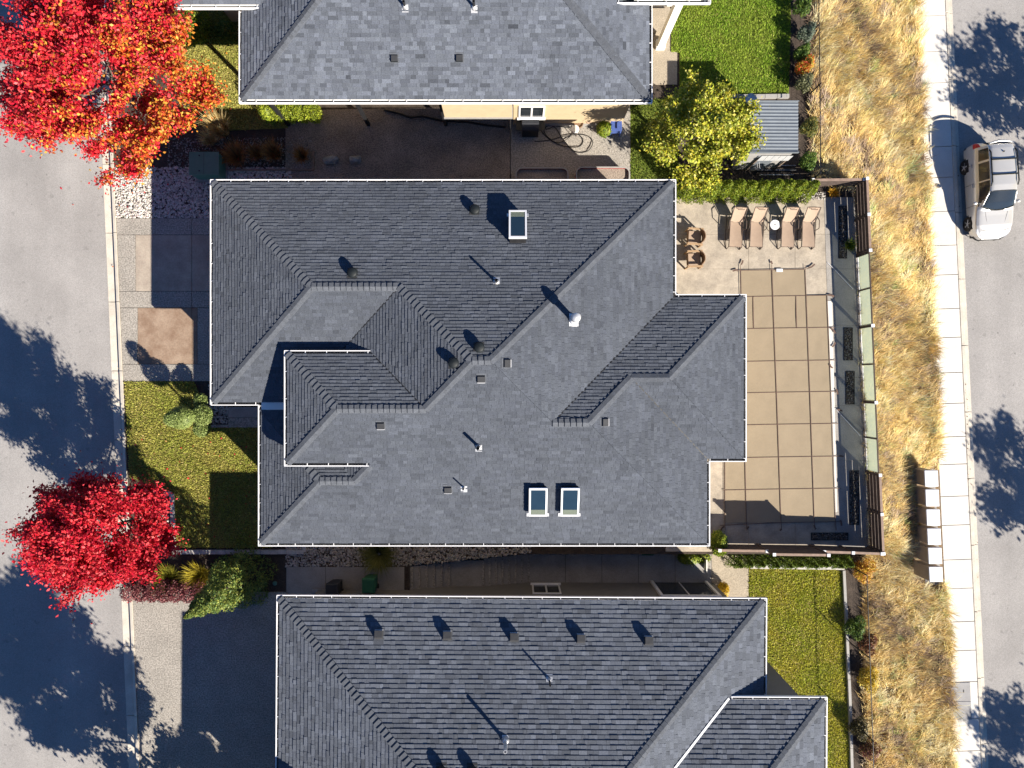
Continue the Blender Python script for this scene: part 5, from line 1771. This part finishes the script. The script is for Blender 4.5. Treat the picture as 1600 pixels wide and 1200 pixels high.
# ------------------------------------------------------------------ metal shed and its yard
S0, S1 = P(1177, 163, 1.9), P(1241, 237, 1.9)
sx0, sy1 = P(1173, 157.5, 2.5)[:2]
sx1, sy0 = P(1248.5, 237, 2.5)[:2]
shd = thing('garden_shed', 'grey corrugated metal shed between the lawn and the poolside cedars', 'shed', ((sx0 + sx1) / 2, (sy0 + sy1) / 2, 0))
MB().box((sx0 + .08, sy0 + .08, -.05), (sx1 - .08, sy1 - .08, 2.35)).build('wall', M_trim, shd)
n = 15
for i in range(n):
    ya = sy0 + (sy1 - sy0) * i / n; yb = sy0 + (sy1 - sy0) * (i + 1) / n
    m = MB()
    yc = (ya + yb) / 2; q = (yb - ya)
    pr = [(ya + .0, 2.44), (ya + q * .18, 2.475), (ya + q * .38, 2.475), (ya + q * .56, 2.44), (yb - .001, 2.44)]
    vs = [(sx0, y, z) for y, z in pr] + [(sx1, y, z - .03) for y, z in pr] + [(sx0, y, z - .012) for y, z in pr] + [(sx1, y, z - .042) for y, z in pr]
    k = len(pr)
    fs = [(j, j + 1, k + j + 1, k + j) for j in range(k - 1)] + [(2 * k + j, 3 * k + j, 3 * k + j + 1, 2 * k + j + 1) for j in range(k - 1)]
    m.add(vs, fs); m.build('roof_sheet', M_tinroof, shd)
m = MB()
for (a, b) in (((sx0 - .02, sy0 - .02), (sx1 + .02, sy0)), ((sx0 - .02, sy1), (sx1 + .02, sy1 + .02)), ((sx0 - .02, sy0), (sx0 + .03, sy1))):
    m.box((a[0], a[1], 2.35), (b[0], b[1], 2.49))
m.build('roof_trim', M_tinroof, shd)
ax0, ay0 = P(1183, 251, 1.55)[:2]
ax1 = P(1232, 251, 1.55)[0]
for i in range(5):
    xa = ax0 + (ax1 - ax0) * i / 5; xb = ax0 + (ax1 - ax0) * (i + 1) / 5 - .015
    MB().add([(xa, ay0, 1.55), (xb, ay0, 1.55), (xb + .1, sy0 + .05, 1.85), (xa + .1, sy0 + .05, 1.85), (xa, ay0, 1.53), (xb, ay0, 1.53), (xb + .1, sy0 + .05, 1.83), (xa + .1, sy0 + .05, 1.83)],
             [(0, 1, 2, 3), (4, 7, 6, 5), (0, 4, 5, 1), (1, 5, 6, 2), (2, 6, 7, 3), (3, 7, 4, 0)]).build('awning_panel', M_galv, shd)
for x in (ax0 + .05, ax1 - .05):
    MB().box((x - .03, ay0 + .04, 0), (x + .03, ay0 + .1, 1.53)).build('awning_post', M_log, shd)
MB().box(((sx0 + sx1) / 2 - .4, sy0 + .05, .02), ((sx0 + sx1) / 2 + .4, sy0 + .079, 1.8)).build('door', M_tinroof, shd)
lad = thing('ladder', 'aluminium ladder leaning below the awning of the shed', 'ladder', P(1178, 257))
for dx in (0, .38):
    a = vx(1172, 254, .1); b = vx(1188, 249, 1.1)
    MB().tube([a + Vector((0, -dx, 0)), b + Vector((0, -dx, 0))], .022, 6).build('stile', M_galv, lad)
for k in range(5):
    a = vx(1172, 254, .1).lerp(vx(1188, 249, 1.1), (k + .5) / 5)
    MB().tube([a, a + Vector((0, -.38, 0))], .014, 6).build('rung', M_galv, lad)
lum = thing('lumber_stack', 'stack of weathered boards behind the poolside cedars', 'lumber', P(1210, 266))
for k in range(7):
    y = 258 + k * 2.4
    MB().box(vx(1183 + random.uniform(-3, 3), y + 1.8, 0), vx(1240 + random.uniform(-5, 5), y, .12 + .04 * (k % 3))).build('board', M_log if k % 3 else M_galv, lum)
can = thing('rain_barrel', 'dark round barrel beside the shed wall', 'barrel', P(1163, 168))
MB().lathe([(.22, 0), (.27, .3), (.27, .55), (.23, .85)], c=P(1163, 168), seg=18).build('drum', M_darkbin, can, smooth=True)
MB().lathe([(.23, .845), (.25, .85), (.25, .875), (.21, .88), (.20, .86)], c=P(1163, 168), seg=18).build('rim', M_galv, can)
brd = thing('leaning_board', 'tan plywood sheet leaning against the shed', 'board', P(1163, 185))
a = vx(1156, 192, .02)
M = Matrix.Translation(a) @ Matrix.Rotation(R(50), 4, 'Z') @ Matrix.Rotation(R(-60), 4, 'X')
MB().box((0, 0, 0), (.75, .02, .6), M=M).build('sheet', M_terra, brd)

# ------------------------------------------------------------------ utility box, rocks, raised planters, patio odds and ends
ub = thing('utility_box', 'green padmount utility box at the edge of the river rock', 'utility box', P(322, 256))
x0, y1, _ = P(296, 238, .82); x1, y0, _ = P(341, 272, .82)
MB().box((x0, y0, -.02), (x1, y1, .76)).build('cabinet', M_teal, ub, bevel=.03)
MB().box((x0 - .03, y0 - .03, .762), (x1 + .03, y1 + .03, .82)).build('lid', M_teal, ub, bevel=.025)
MB().box((x0 - .08, y0 - .1, -.05), (x1 + .08, y1 + .08, .05)).build('pad', M_path, ub)
for y in (y0 + .14, y1 - .14):
    MB().lathe([(.03, .82), (.03, .835), (0, .84)], c=(x0 + .42, y, 0), seg=10).build('bolt', M_dark, ub)
MB().box(((x0 + x1) / 2 - .004, y0, .8205), ((x0 + x1) / 2 + .004, y1, .826)).build('lid_seam', M_dark, ub)

def boulder(label, c, r, seed):
    rnd = random.Random(seed)
    import bmesh
    bm = bmesh.new()
    bmesh.ops.create_icosphere(bm, subdivisions=2, radius=1)
    for v in bm.verts:
        k = 1 + .28 * math.sin(v.co.x * 2.3 + seed) * math.cos(v.co.y * 2.9 + seed * .7) + rnd.uniform(-.1, .1)
        v.co = Vector((v.co.x * r[0] * k, v.co.y * r[1] * k, max(v.co.z, -.5) * r[2] * k))
    me = bpy.data.meshes.new('boulder')
    bm.to_mesh(me); bm.free()
    me.materials.append(M_boulder)
    o = link_mesh('boulder', me, None, None, (c[0], c[1], r[2] * .4))
    tag(o, label, 'boulder')
boulder('left of two blue-grey boulders in the gravel court', P(517, 251), (.36, .22, .22), 2)
boulder('right of two blue-grey boulders in the gravel court', P(556, 251), (.31, .22, .2), 5)
boulder('small pale boulder in the rock beside the garden steps', P(650, 877), (.1, .09, .08), 7)

def raised_planter(label, xa, xb, ya, yb, seed):
    root = thing('raised_planter', label, 'planter', P((xa + xb) / 2, (ya + yb) / 2))
    h = .6
    c = Vector(P((xa + xb) / 2, (ya + yb) / 2, h)); hw = abs(P(xb, 0, h)[0] - P(xa, 0, h)[0]) / 2; hh = abs(P(0, yb, h)[1] - P(0, ya, h)[1]) / 2
    rr = .26
    ring = []
    for (sx, sy, a0) in ((1, 1, 0), (-1, 1, 90), (-1, -1, 180), (1, -1, 270)):
        for k in range(6):
            a = R(a0 + k * 18)
            ring.append((c.x + sx * (hw - rr) + rr * math.cos(a), c.y + sy * (hh - rr) + rr * math.sin(a)))
    ins = inset(ring, .035)
    n = len(ring)
    m = MB()
    vs = [(x, y, 0) for x, y in ring] + [(x, y, h) for x, y in ring] + [(x, y, h) for x, y in ins] + [(x, y, h - .2) for x, y in ins]
    fs = []
    for r_ in range(3):
        fs += [(r_ * n + i, r_ * n + (i + 1) % n, (r_ + 1) * n + (i + 1) % n, (r_ + 1) * n + i) for i in range(n)]
    m.add(vs, fs); m.build('tub', M_redwood, root)
    m = MB()
    m.prism(inset(ring, .037), h - .35, h - .1); m.build('soil', M_agg, root)
    m = MB()
    vs = [(x, y, h + .001) for x, y in inset(ring, -.012)] + [(x, y, h + .03) for x, y in inset(ring, -.012)] + [(x, y, h + .03) for x, y in inset(ring, .045)] + [(x, y, h + .001) for x, y in inset(ring, .045)]
    fs = []
    for r_ in range(3):
        fs += [(r_ * n + i, r_ * n + (i + 1) % n, (r_ + 1) * n + (i + 1) % n, (r_ + 1) * n + i) for i in range(n)]
    m.add(vs, fs); m.build('rim', M_trim, root)
raised_planter('left of two long raised garden tubs behind the main house', 806, 888, 262, 287, 1)
raised_planter('right of two long raised garden tubs behind the main house', 900, 984, 261, 287, 2)

hs = thing('garden_hose', 'black garden hose coiled on the patio of the upper house', 'hose', P(880, 205))
hp = [(835, 221), (858, 219), (880, 213), (905, 210), (921, 214), (926, 224), (918, 236), (902, 238), (890, 230), (876, 212), (868, 200), (858, 196), (850, 203), (856, 214), (872, 223), (890, 214), (897, 200), (882, 199), (868, 197), (854, 202), (848, 197), (846, 205), (862, 220), (884, 229), (905, 229), (911, 218), (900, 207)]
cr = []
for i in range(len(hp) - 1):
    p0, p1, p2, p3 = hp[max(i - 1, 0)], hp[i], hp[i + 1], hp[min(i + 2, len(hp) - 1)]
    for k in range(5):
        t = k / 5
        f = [0.5 * ((2 * p1[j]) + (-p0[j] + p2[j]) * t + (2 * p0[j] - 5 * p1[j] + 4 * p2[j] - p3[j]) * t * t + (-p0[j] + 3 * p1[j] - 3 * p2[j] + p3[j]) * t ** 3) for j in (0, 1)]
        cr.append(P(f[0], f[1], .03 + .02 * (i % 3)))
MB().tube(cr, .017, 6).build('coil', M_hose, hs, smooth=True)
MB().lathe([(.02, 0), (.028, .05), (.02, .12)], c=cr[-1], seg=8).build('nozzle', M_galv, hs)

def pot(label, px, py, r, h, m1, z=0, soil=True, name='plant_pot'):
    root = thing(name, label, 'pot', P(px, py, z))
    MB().lathe([(r * .7, 0), (r * .95, h * .85), (r * 1.05, h * .86), (r * 1.05, h), (r * .9, h), (r * .88, h * .85), (0, h * .84)], c=P(px, py, z), seg=16).build('pot', m1, root, smooth=False)
    return root
stl = thing('stool', 'round white-topped stool on the patio among the hose loops', 'stool', P(897, 208))
b = P(897, 208)
MB().lathe([(.15, .45), (.17, .46), (.17, .51), (.15, .52), (0, .52)], c=b, seg=20).build('seat', M_wood_w, stl)
for k in range(4):
    a = k * 1.571 + .6
    MB().tube([(b[0] + .1 * math.cos(a), b[1] + .1 * math.sin(a), .45), (b[0] + .17 * math.cos(a), b[1] + .17 * math.sin(a), 0)], .016, 6).build('leg', M_bronze, stl)
pot('brown pot behind the round stool on the patio', 903, 197, .2, .35, M_wicker)
pot('white rimmed planter against the beige wall', 918, 191, .2, .5, M_terra)
pot('tan square-looking pot beside the leafy plant on the patio', 943, 195, .25, .45, M_terra)
bush('potted_plant', 'leafy yellow-green plant on the patio by the blue chair', P(942, 207), [((0, 0, .45), (.32, .3, .3))], 1500, 0.08, BRIGHT, 611)
bush('flowering_plant', 'small orange flowers at the foot of the beige wall', P(937, 186), [((0, 0, .3), (.18, .12, .2))], 300, 0.06, [(0.65, 0.18, 0.02), (0.6, 0.04, 0.02)], 612)
chx = thing('garden_chair', 'blue plastic garden chair on the patio', 'chair', P(960, 205))
b = Vector(P(960, 205))
MB().box(b + Vector((-.23, -.25, .40)), b + Vector((.23, .22, .44))).build('seat', M_blue, chx, bevel=.01)
M = Matrix.Translation(b + Vector((0, .22, .42))) @ Matrix.Rotation(R(-18), 4, 'X')
MB().box((-.22, 0, 0), (.22, .03, .45), M=M).build('backrest', M_blue, chx)
for sx in (-.2, .2):
    for sy in (-.22, .19):
        MB().box(b + Vector((sx - .02, sy - .02, 0)), b + Vector((sx + .02, sy + .02, .399))).build('leg', M_blue, chx)
    MB().box(b + Vector((sx - .03, -.22, .6)), b + Vector((sx + .03, .2, .63))).build('armrest', M_blue, chx)
trl = thing('trellis', 'dark wooden trellis at the corner of the upper house', 'trellis', P(960, 180))
for dx in (0, .2, .4):
    a = vx(953, 186) + Vector((dx, 0, 0))
    MB().box(a, a + Vector((.04, .04, 1.9))).build('upright', M_dark, trl)
for k in range(5):
    a = vx(953, 186) + Vector((0, -.015, .3 + k * .35))
    MB().box(a, a + Vector((.44, .014, .03))).build('slat', M_dark, trl)
bbq = thing('barbecue', 'black covered barbecue under the window of the upper house', 'barbecue', P(828, 208))
b = Vector(P(828, 206))
MB().box(b + Vector((-.35, -.25, .05)), b + Vector((.35, .25, .78))).build('cabinet', M_dark, bbq)
m = MB()
vs = []
for i in range(7):
    a = math.pi * i / 6
    for x in (-.36, .36):
        vs.append((b.x + x, b.y + .27 * math.cos(a), .785 + .22 * math.sin(a)))
m.add(vs, [(2 * i, 2 * i + 1, 2 * i + 3, 2 * i + 2) for i in range(6)] + [tuple(range(0, 14, 2)), tuple(range(13, 0, -2))])
m.build('lid', M_darkbin, bbq)
for s in (-1, 1):
    MB().box(b + Vector((s * .37 - (.25 if s < 0 else 0), -.22, .74)), b + Vector((s * .37 + (.25 if s > 0 else 0), .22, .77))).build('side_shelf', M_dark, bbq)
dsp = thing('downspout_hose', 'black drain hose winding along the foot of the upper house wall', 'hose', P(650, 183))
MB().tube([P(a, b_, .05) for a, b_ in ((600, 172), (625, 178), (642, 184), (660, 182), (690, 189), (730, 191), (760, 196), (790, 199))], .045, 8).build('pipe', M_hose, dsp, smooth=True)

# bins and bits in the side passage
def bin_(label, px, py, m1, z=0):
    root = thing('wheelie_bin', label, 'bin', P(px, py, z))
    b = Vector(P(px, py, z))
    vs = [b + Vector((x * s, y * s, zz)) for zz, s in ((.05, .8), (.95, 1)) for x, y in ((-.26, -.3), (.26, -.3), (.26, .3), (-.26, .3))]
    MB().add(vs, [(0, 3, 2, 1), (4, 5, 6, 7), (0, 1, 5, 4), (1, 2, 6, 5), (2, 3, 7, 6), (3, 0, 4, 7)]).build('body', m1, root)
    vs = [b + Vector(p) for p in ((-.28, -.34, .955), (.28, -.34, .955), (.28, .32, .955), (-.28, .32, .955), (-.24, -.28, 1.03), (.24, -.28, 1.03), (.24, .27, 1.03), (-.24, .27, 1.03))]
    MB().add(vs, [(0, 3, 2, 1), (4, 5, 6, 7), (0, 1, 5, 4), (1, 2, 6, 5), (2, 3, 7, 6), (3, 0, 4, 7)]).build('lid', m1, root)
    MB().tube([b + Vector((-.22, -.4, .93)), b + Vector((.22, -.4, .93))], .018, 6).build('handle', m1, root)
    for s in (-1, 1):
        MB().lathe([(.1, -.025), (.1, .025)], c=(b.x + s * .24, b.y - .26, z + .1), seg=12, axis='x').build('wheel', M_rubber, root)
bin_('green wheelie bin beside the wall of the lower house', 583, 905, M_greenbin)
bin_('charcoal wheelie bin near the corner of the lower house', 528, 913, M_darkbin)
bk = thing('flat_board', 'pale board resting by the charcoal bin', 'board', P(495, 923))
MB().box(vx(488, 926, .02), vx(514, 921, .06)).build('sheet', M_trim, bk)
hr = thing('hose_reel', 'green hose reel under the gutter of the main house', 'hose reel', P(1012, 858, LOW))
b = P(1012, 864, LOW + .35)
MB().tube([(b[0] - .3, b[1] + .25, b[2]), (b[0] - .3, b[1] - .02, b[2]), (b[0] - .24, b[1] - .08, b[2]), (b[0] + .24, b[1] - .08, b[2]), (b[0] + .3, b[1] - .02, b[2]), (b[0] + .3, b[1] + .25, b[2])], .03, 8).build('frame', M_greenbin, hr)
MB().lathe([(.2, -.2), (.2, -.18), (.1, -.17), (.1, .17), (.2, .18), (.2, .2)], c=(b[0], b[1] + .12, b[2]), seg=14, axis='x').build('drum', M_greenbin, hr)
pch = thing('garden_chair', 'white garden chair in shade at the start of the sandy path', 'chair', P(1088, 876, LOW))
b = Vector(P(1088, 876, LOW))
MB().box(b + Vector((-.25, -.25, .4)), b + Vector((.25, .25, .44))).build('seat', M_trim, pch)
MB().box(b + Vector((.22, -.25, .44)), b + Vector((.26, .25, .85))).build('backrest', M_wood_w, pch)
for sx in (-.22, .22):
    for sy in (-.22, .22):
        MB().box(b + Vector((sx - .02, sy - .02, 0)), b + Vector((sx + .02, sy + .02, .399))).build('leg', M_wood_w, pch)
gv = thing('gas_meter', 'small teal utility cap in the dark bed by the lower house', 'utility cap', P(430, 911))
MB().lathe([(.09, 0), (.1, .05), (.06, .08), (0, .085)], c=P(430, 911), seg=12).build('cap', M_teal, gv)

# ------------------------------------------------------------------ the parked car
car = thing('parked_car', 'silver compact SUV with roof rails parked on the back road', 'car', (21.5, 8.68, LOW - 0.1), R(3.2))
def interp(y, tab):
    xs = [t[0] for t in tab]
    return [float(np.interp(y, xs, [t[k] for t in tab])) for k in range(1, len(tab[0]))]
# y from the nose (0) to the tail (4.3): half width, shoulder height, top height, half width of the top edge, height of the top edge
TAB = [(0.00, .40, .58, .62, .30, .60), (0.05, .56, .62, .67, .44, .64), (0.14, .68, .67, .74, .56, .70), (0.30, .80, .76, .84, .67, .80), (0.60, .885, .84, .93, .76, .89), (1.00, .90, .91, 1.00, .77, .96),
       (1.22, .90, .94, 1.05, .76, 1.00), (1.50, .90, .97, 1.30, .70, 1.22), (1.92, .90, 1.00, 1.60, .60, 1.52), (2.20, .90, 1.01, 1.65, .60, 1.58), (2.80, .90, 1.03, 1.67, .60, 1.60),
       (3.40, .90, 1.06, 1.66, .59, 1.585), (3.80, .89, 1.09, 1.62, .57, 1.54), (3.98, .88, 1.10, 1.57, .56, 1.49), (4.16, .86, 1.05, 1.28, .60, 1.22), (4.24, .80, .95, 1.00, .63, .97), (4.32, .62, .70, .74, .50, .72)]
TAB = [(a, b * .955, c, d, e * .97, f) for a, b, c, d, e, f in TAB]
NYc = 145
ysec = [4.32 * i / (NYc - 1) for i in range(NYc)]
CY = 2.16
def ring(y):
    w, zb, zt, wt, zr_ = interp(y, TAB)
    pr = [(w - .10, .20), (w - .02, .28), (w, .45), (w, .62), (w - .015, zb * .5 + .36), (w - .035, zb)]
    side = [(w - .035 + (wt - w + .035) * t, zb + (zr_ - zb) * t) for t in (.18, .4, .6, .8, .94)]
    topp = [(wt, zr_), (wt * .93, zr_ + (zt - zr_) * .45), (wt * .75, zr_ + (zt - zr_) * .75), (wt * .4, zr_ + (zt - zr_) * .95), (0, zt)]
    half = pr + side + topp
    full = [(x, z) for x, z in half] + [(-x, z) for x, z in reversed(half[:-1])]
    return half, full
NH = len(ring(1.0)[0])
rings = [ring(y)[1] for y in ysec]
NR = len(rings[0])
grid = [[(x, y - CY, z) for x, z in rr] for y, rr in zip(ysec, rings)]
def kind(i, k):
    """which part the face between section i,i+1 and ring point k,k+1 belongs to"""
    y = (ysec[i] + ysec[i + 1]) / 2
    kk = k if k < NH - 1 else NR - 2 - k
    # wheel arches
    z = (grid[i][k][2] + grid[i][k + 1][2]) / 2
    for wy in (0.80, 3.38):
        if kk < 4 and (y - wy) ** 2 + (z - .30) ** 2 < .37 ** 2:
            return 'arch'
    if 6 <= kk <= 9:
        if 1.42 < y < 2.42 or 2.50 < y < 3.28 or 3.36 < y < 3.86:
            lim = 1.42 + (kk - 6) * .12
            return 'side_window' if (y > lim) else 'body'
    xm = abs(grid[i][k][0] + grid[i][k + 1][0]) / 2
    if kk >= 10 and 1.20 + .16 * (xm / .7) ** 2 < y < 1.93:
        return 'windscreen'
    if kk >= 10 and 4.0 < y < 4.17:
        return 'rear_window'
    if kk in (4, 5, 6) and 3.98 < y < 4.24:
        return 'tail'
    if kk in (4, 5, 6, 7) and .07 < y < .44:
        return 'head'
    if kk == 0 or (z < .4 and (y < .2 or y > 4.15)):
        return 'trim'
    return 'body'
parts = {}
for i in range(NYc - 1):
    for k in range(NR - 1):
        kd = kind(i, k)
        if kd == 'arch':
            continue
        key = kd
        if kd in ('side_window', 'tail', 'head'):
            y = ysec[i]
            s = 'L' if grid[i][k][0] < 0 else 'R'
            key = (kd, s, (0 if y < 2.46 else (1 if y < 3.32 else 2)) if kd == 'side_window' else 0)
        m = parts.setdefault(key, {})
        parts[key].setdefault('f', []).append([grid[i][k], grid[i + 1][k], grid[i + 1][k + 1], grid[i][k + 1]])
nm = {'body': ('body', M_silver), 'windscreen': ('windscreen', M_glass_win), 'rear_window': ('rear_window', M_glass_win), 'trim': ('lower_trim', M_ventm),
      'side_window': ('side_window', M_glass_win), 'tail': ('tail_light', M_red), 'head': ('headlight', M_lamp)}
for key, d in parts.items():
    kd = key if isinstance(key, str) else key[0]
    idx, vs, fs = {}, [], []
    for q in d['f']:
        f = []
        for p in q:
            kq = tuple(round(c, 4) for c in p)
            if kq not in idx:
                idx[kq] = len(vs); vs.append(p)
            f.append(idx[kq])
        fs.append(f[::-1])
    m = MB().add(vs, fs)
    m.build(nm[kd][0], nm[kd][1], car, smooth=True, local=True)
MB().box((-.70, -2.0, .19), (.70, 2.0, .30)).build('floor_pan', M_dark, car, local=True)
m = MB(); m.box((-.78, -1.62, .3), (.78, -1.0, .72)); m.box((-.78, .95, .3), (.78, 1.5, .78)); m.build('wheel_housing', M_dark, car, local=True)
MB().box((-.52, -.3, .5), (.52, 1.5, 1.12)).build('seats', M_dark, car, local=True)
for s in (-1, 1):
    for wy in (0.80, 3.38):
        wh = empty('wheel', (s * .765, wy - CY, .33)); wh.parent = car
        MB().lathe([(.20, -.10), (.31, -.105), (.33, -.07), (.33, .07), (.31, .105), (.20, .10)], seg=24, axis='x').build('tyre', M_rubber, wh, local=True, smooth=False)
        rim = MB().lathe([(.205, -.08), (.205, .085), (.19, .09), (.185, .03)], seg=20, axis='x')
        rim.build('rim', M_mail, wh, local=True)
        m = MB()
        for k in range(5):
            a = k * 1.2566
            M = Matrix.Rotation(a, 4, 'X')
            m.box((min(s * .06, s * .1), -.03, .0), (max(s * .06, s * .1), .03, .2), M=M)
        m.lathe([(.05, -.09), (.05, .09), (0, .09)], seg=10, axis='x')
        m.build('spokes', M_mail, wh, local=True)
        MB().lathe([(.16, -.01), (.16, .01)], seg=16, axis='x').build('brake_disc', M_dark, wh, local=True)
    # mirrors, rails, handles
    mi = MB()
    mi.lathe([(0, -.1), (.06, -.08), (.075, 0), (.06, .08), (0, .1)], c=(s * .955, 1.56 - CY, 1.06), seg=10, axis='x')
    mi.box((min(s * .80, s * .93), 1.54 - CY, 1.02), (max(s * .80, s * .93), 1.59 - CY, 1.05))
    mi.build('wing_mirror', M_silver, car, smooth=True, local=True)
    MB().tube([(s * .585, 2.15 - CY, 1.60), (s * .575, 2.3 - CY, 1.685), (s * .57, 3.6 - CY, 1.68), (s * .565, 3.75 - CY, 1.58)], .028, 6).build('roof_rail', M_ventm, car, local=True)
    for yy in (2.3, 3.2):
        MB().box((min(s * .885, s * .915), yy - CY, .84), (max(s * .885, s * .915), yy - CY + .17, .87)).build('door_handle', M_silver, car, local=True)
    for yy in (1.5, 2.46, 3.3):
        MB().box((min(s * .88, s * .9025), yy - CY, .34), (max(s * .88, s * .9025), yy - CY + .008, .92)).build('door_seam', M_dark, car, local=True)
for yy in (2.62, 3.28):
    MB().box((-.57, yy - CY - .03, 1.70), (.57, yy - CY + .03, 1.725)).build('cross_bar', M_ventm, car, local=True)
MB().lathe([(.035, 1.66), (.03, 1.69), (.005, 1.72), (0, 1.78)], c=(0, 3.62 - CY, 0), seg=8).build('antenna', M_dark, car, local=True)
MB().box((-.45, -CY - .01, .46), (.45, -CY + .05, .58)).build('grille', M_dark, car, local=True)
MB().tube([(x, 4.02 + .10 * (1 - (x / .54) ** 2) - CY, 1.55 + .02 * (1 - (x / .54) ** 2)) for x in np.linspace(-.54, .54, 9)], .045, 6).build('spoiler', M_silver, car, local=True, smooth=True)
def top_z(y, x):
    hf = ring(y)[0][::-1]
    return float(np.interp(abs(x), [p[0] for p in hf], [p[1] for p in hf]))
cw = [(x, 1.215 + .16 * (abs(x) / .7) ** 2) for x in np.linspace(-.74, .74, 17)]
MB().tube([(x, y - CY, top_z(y, x) + .0) for x, y in cw], .03, 6).build('wiper_cowl', M_ventm, car, local=True, smooth=True)
MB().tube([(x, 1.935 - CY, top_z(1.935, x)) for x in np.linspace(-.57, .57, 9)], .018, 6).build('windscreen_header', M_ventm, car, local=True, smooth=True)
for s_ in (-1, 1):
    MB().tube([(s_ * (ring(y)[0][10][0]), y - CY, ring(y)[0][10][1] + .004) for y in np.linspace(1.4, 1.95, 7)], .028, 6).build('pillar', M_silver, car, local=True, smooth=True)
    MB().tube([(s_ * .30, .35 - CY, top_z(.35, .3) + .002), (s_ * .42, .8 - CY, top_z(.8, .42) + .002), (s_ * .5, 1.15 - CY, top_z(1.15, .5) + .002)], .008, 5).build('bonnet_crease', M_trim, car, local=True)
MB().tube([(x, .30 + .10 * (abs(x) / .6) ** 2 - CY, top_z(.30 + .10 * (abs(x) / .6) ** 2, x) + .002) for x in np.linspace(-.62, .62, 11)], .008, 5).build('bonnet_gap', M_dark, car, local=True)
for s in (-1, 1):
    MB().tube([(s * .05, 1.20 - CY, 1.075), (s * .5, 1.27 - CY, 1.09)], .01, 5).build('wiper', M_dark, car, local=True)

# fallen leaves: a thin scatter under the maples, uncounted
def fallen(label, polys, n_each, z, pal, seed, size=0.09):
    rng = np.random.default_rng(seed)
    C = []
    for poly, dens, zz in polys:
        p = scatter(PL(poly, zz), dens, rng)
        C.append(np.column_stack([p, np.full(len(p), zz + .02) + rng.uniform(0, .02, len(p))]))
    C = np.concatenate(C)
    V, Fq = leaf_arrays(C, size, rng, 3.0, .7)
    o = link_mesh('fallen_leaves', arr_mesh('fallen_leaves', V, Fq, pick_cols(len(C), pal, rng, .2), M_leaf))
    tag(o, label, 'leaves', kind='stuff')
fallen('scattered fallen maple leaves on the front lawn and along the kerb',
       [([(196, 640), (300, 640), (400, 700), (400, 850), (270, 850), (200, 745)], 1.6, .03), ([(lx(500, 9), 500), (lx(500, 18), 500), (lx(960, 18), 960), (lx(960, 9), 960)], 5, -.05),
        ([(60, 700), (lx(700), 700), (lx(980), 980), (60, 980)], 1.0, zr)], 0, 0, RED + [(0.4, 0.25, 0.08)], 701)
fallen('scattered fallen orange leaves beneath the large maple',
       [([(182, 262), (330, 262), (330, 338), (184, 338)], 1.6, .03), ([(275, 80), (375, 80), (375, 200), (300, 190)], 2.2, .03), ([(60, 200), (lx(200), 200), (lx(330), 330), (60, 330)], .8, zr),
        ([(lx(200, 9), 200), (lx(200, 18), 200), (lx(420, 18), 420), (lx(420, 9), 420)], 5, -.05)], 0, 0, ORANGE + RED, 702)
fallen('dry brown leaves and debris blown along the back kerb',
       [([(rx(600, 44), 600), (rx(600, 52), 600), (rx(760, 52), 760), (rx(760, 44), 760)], 26, LOW), ([(rx(0, 46), 0), (rx(0, 54), 0), (rx(1200, 54), 1200), (rx(1200, 46), 1200)], 2.0, LOW - .07)], 0, 0, [(0.25, 0.15, 0.07), (0.16, 0.1, 0.06)], 703, .06)
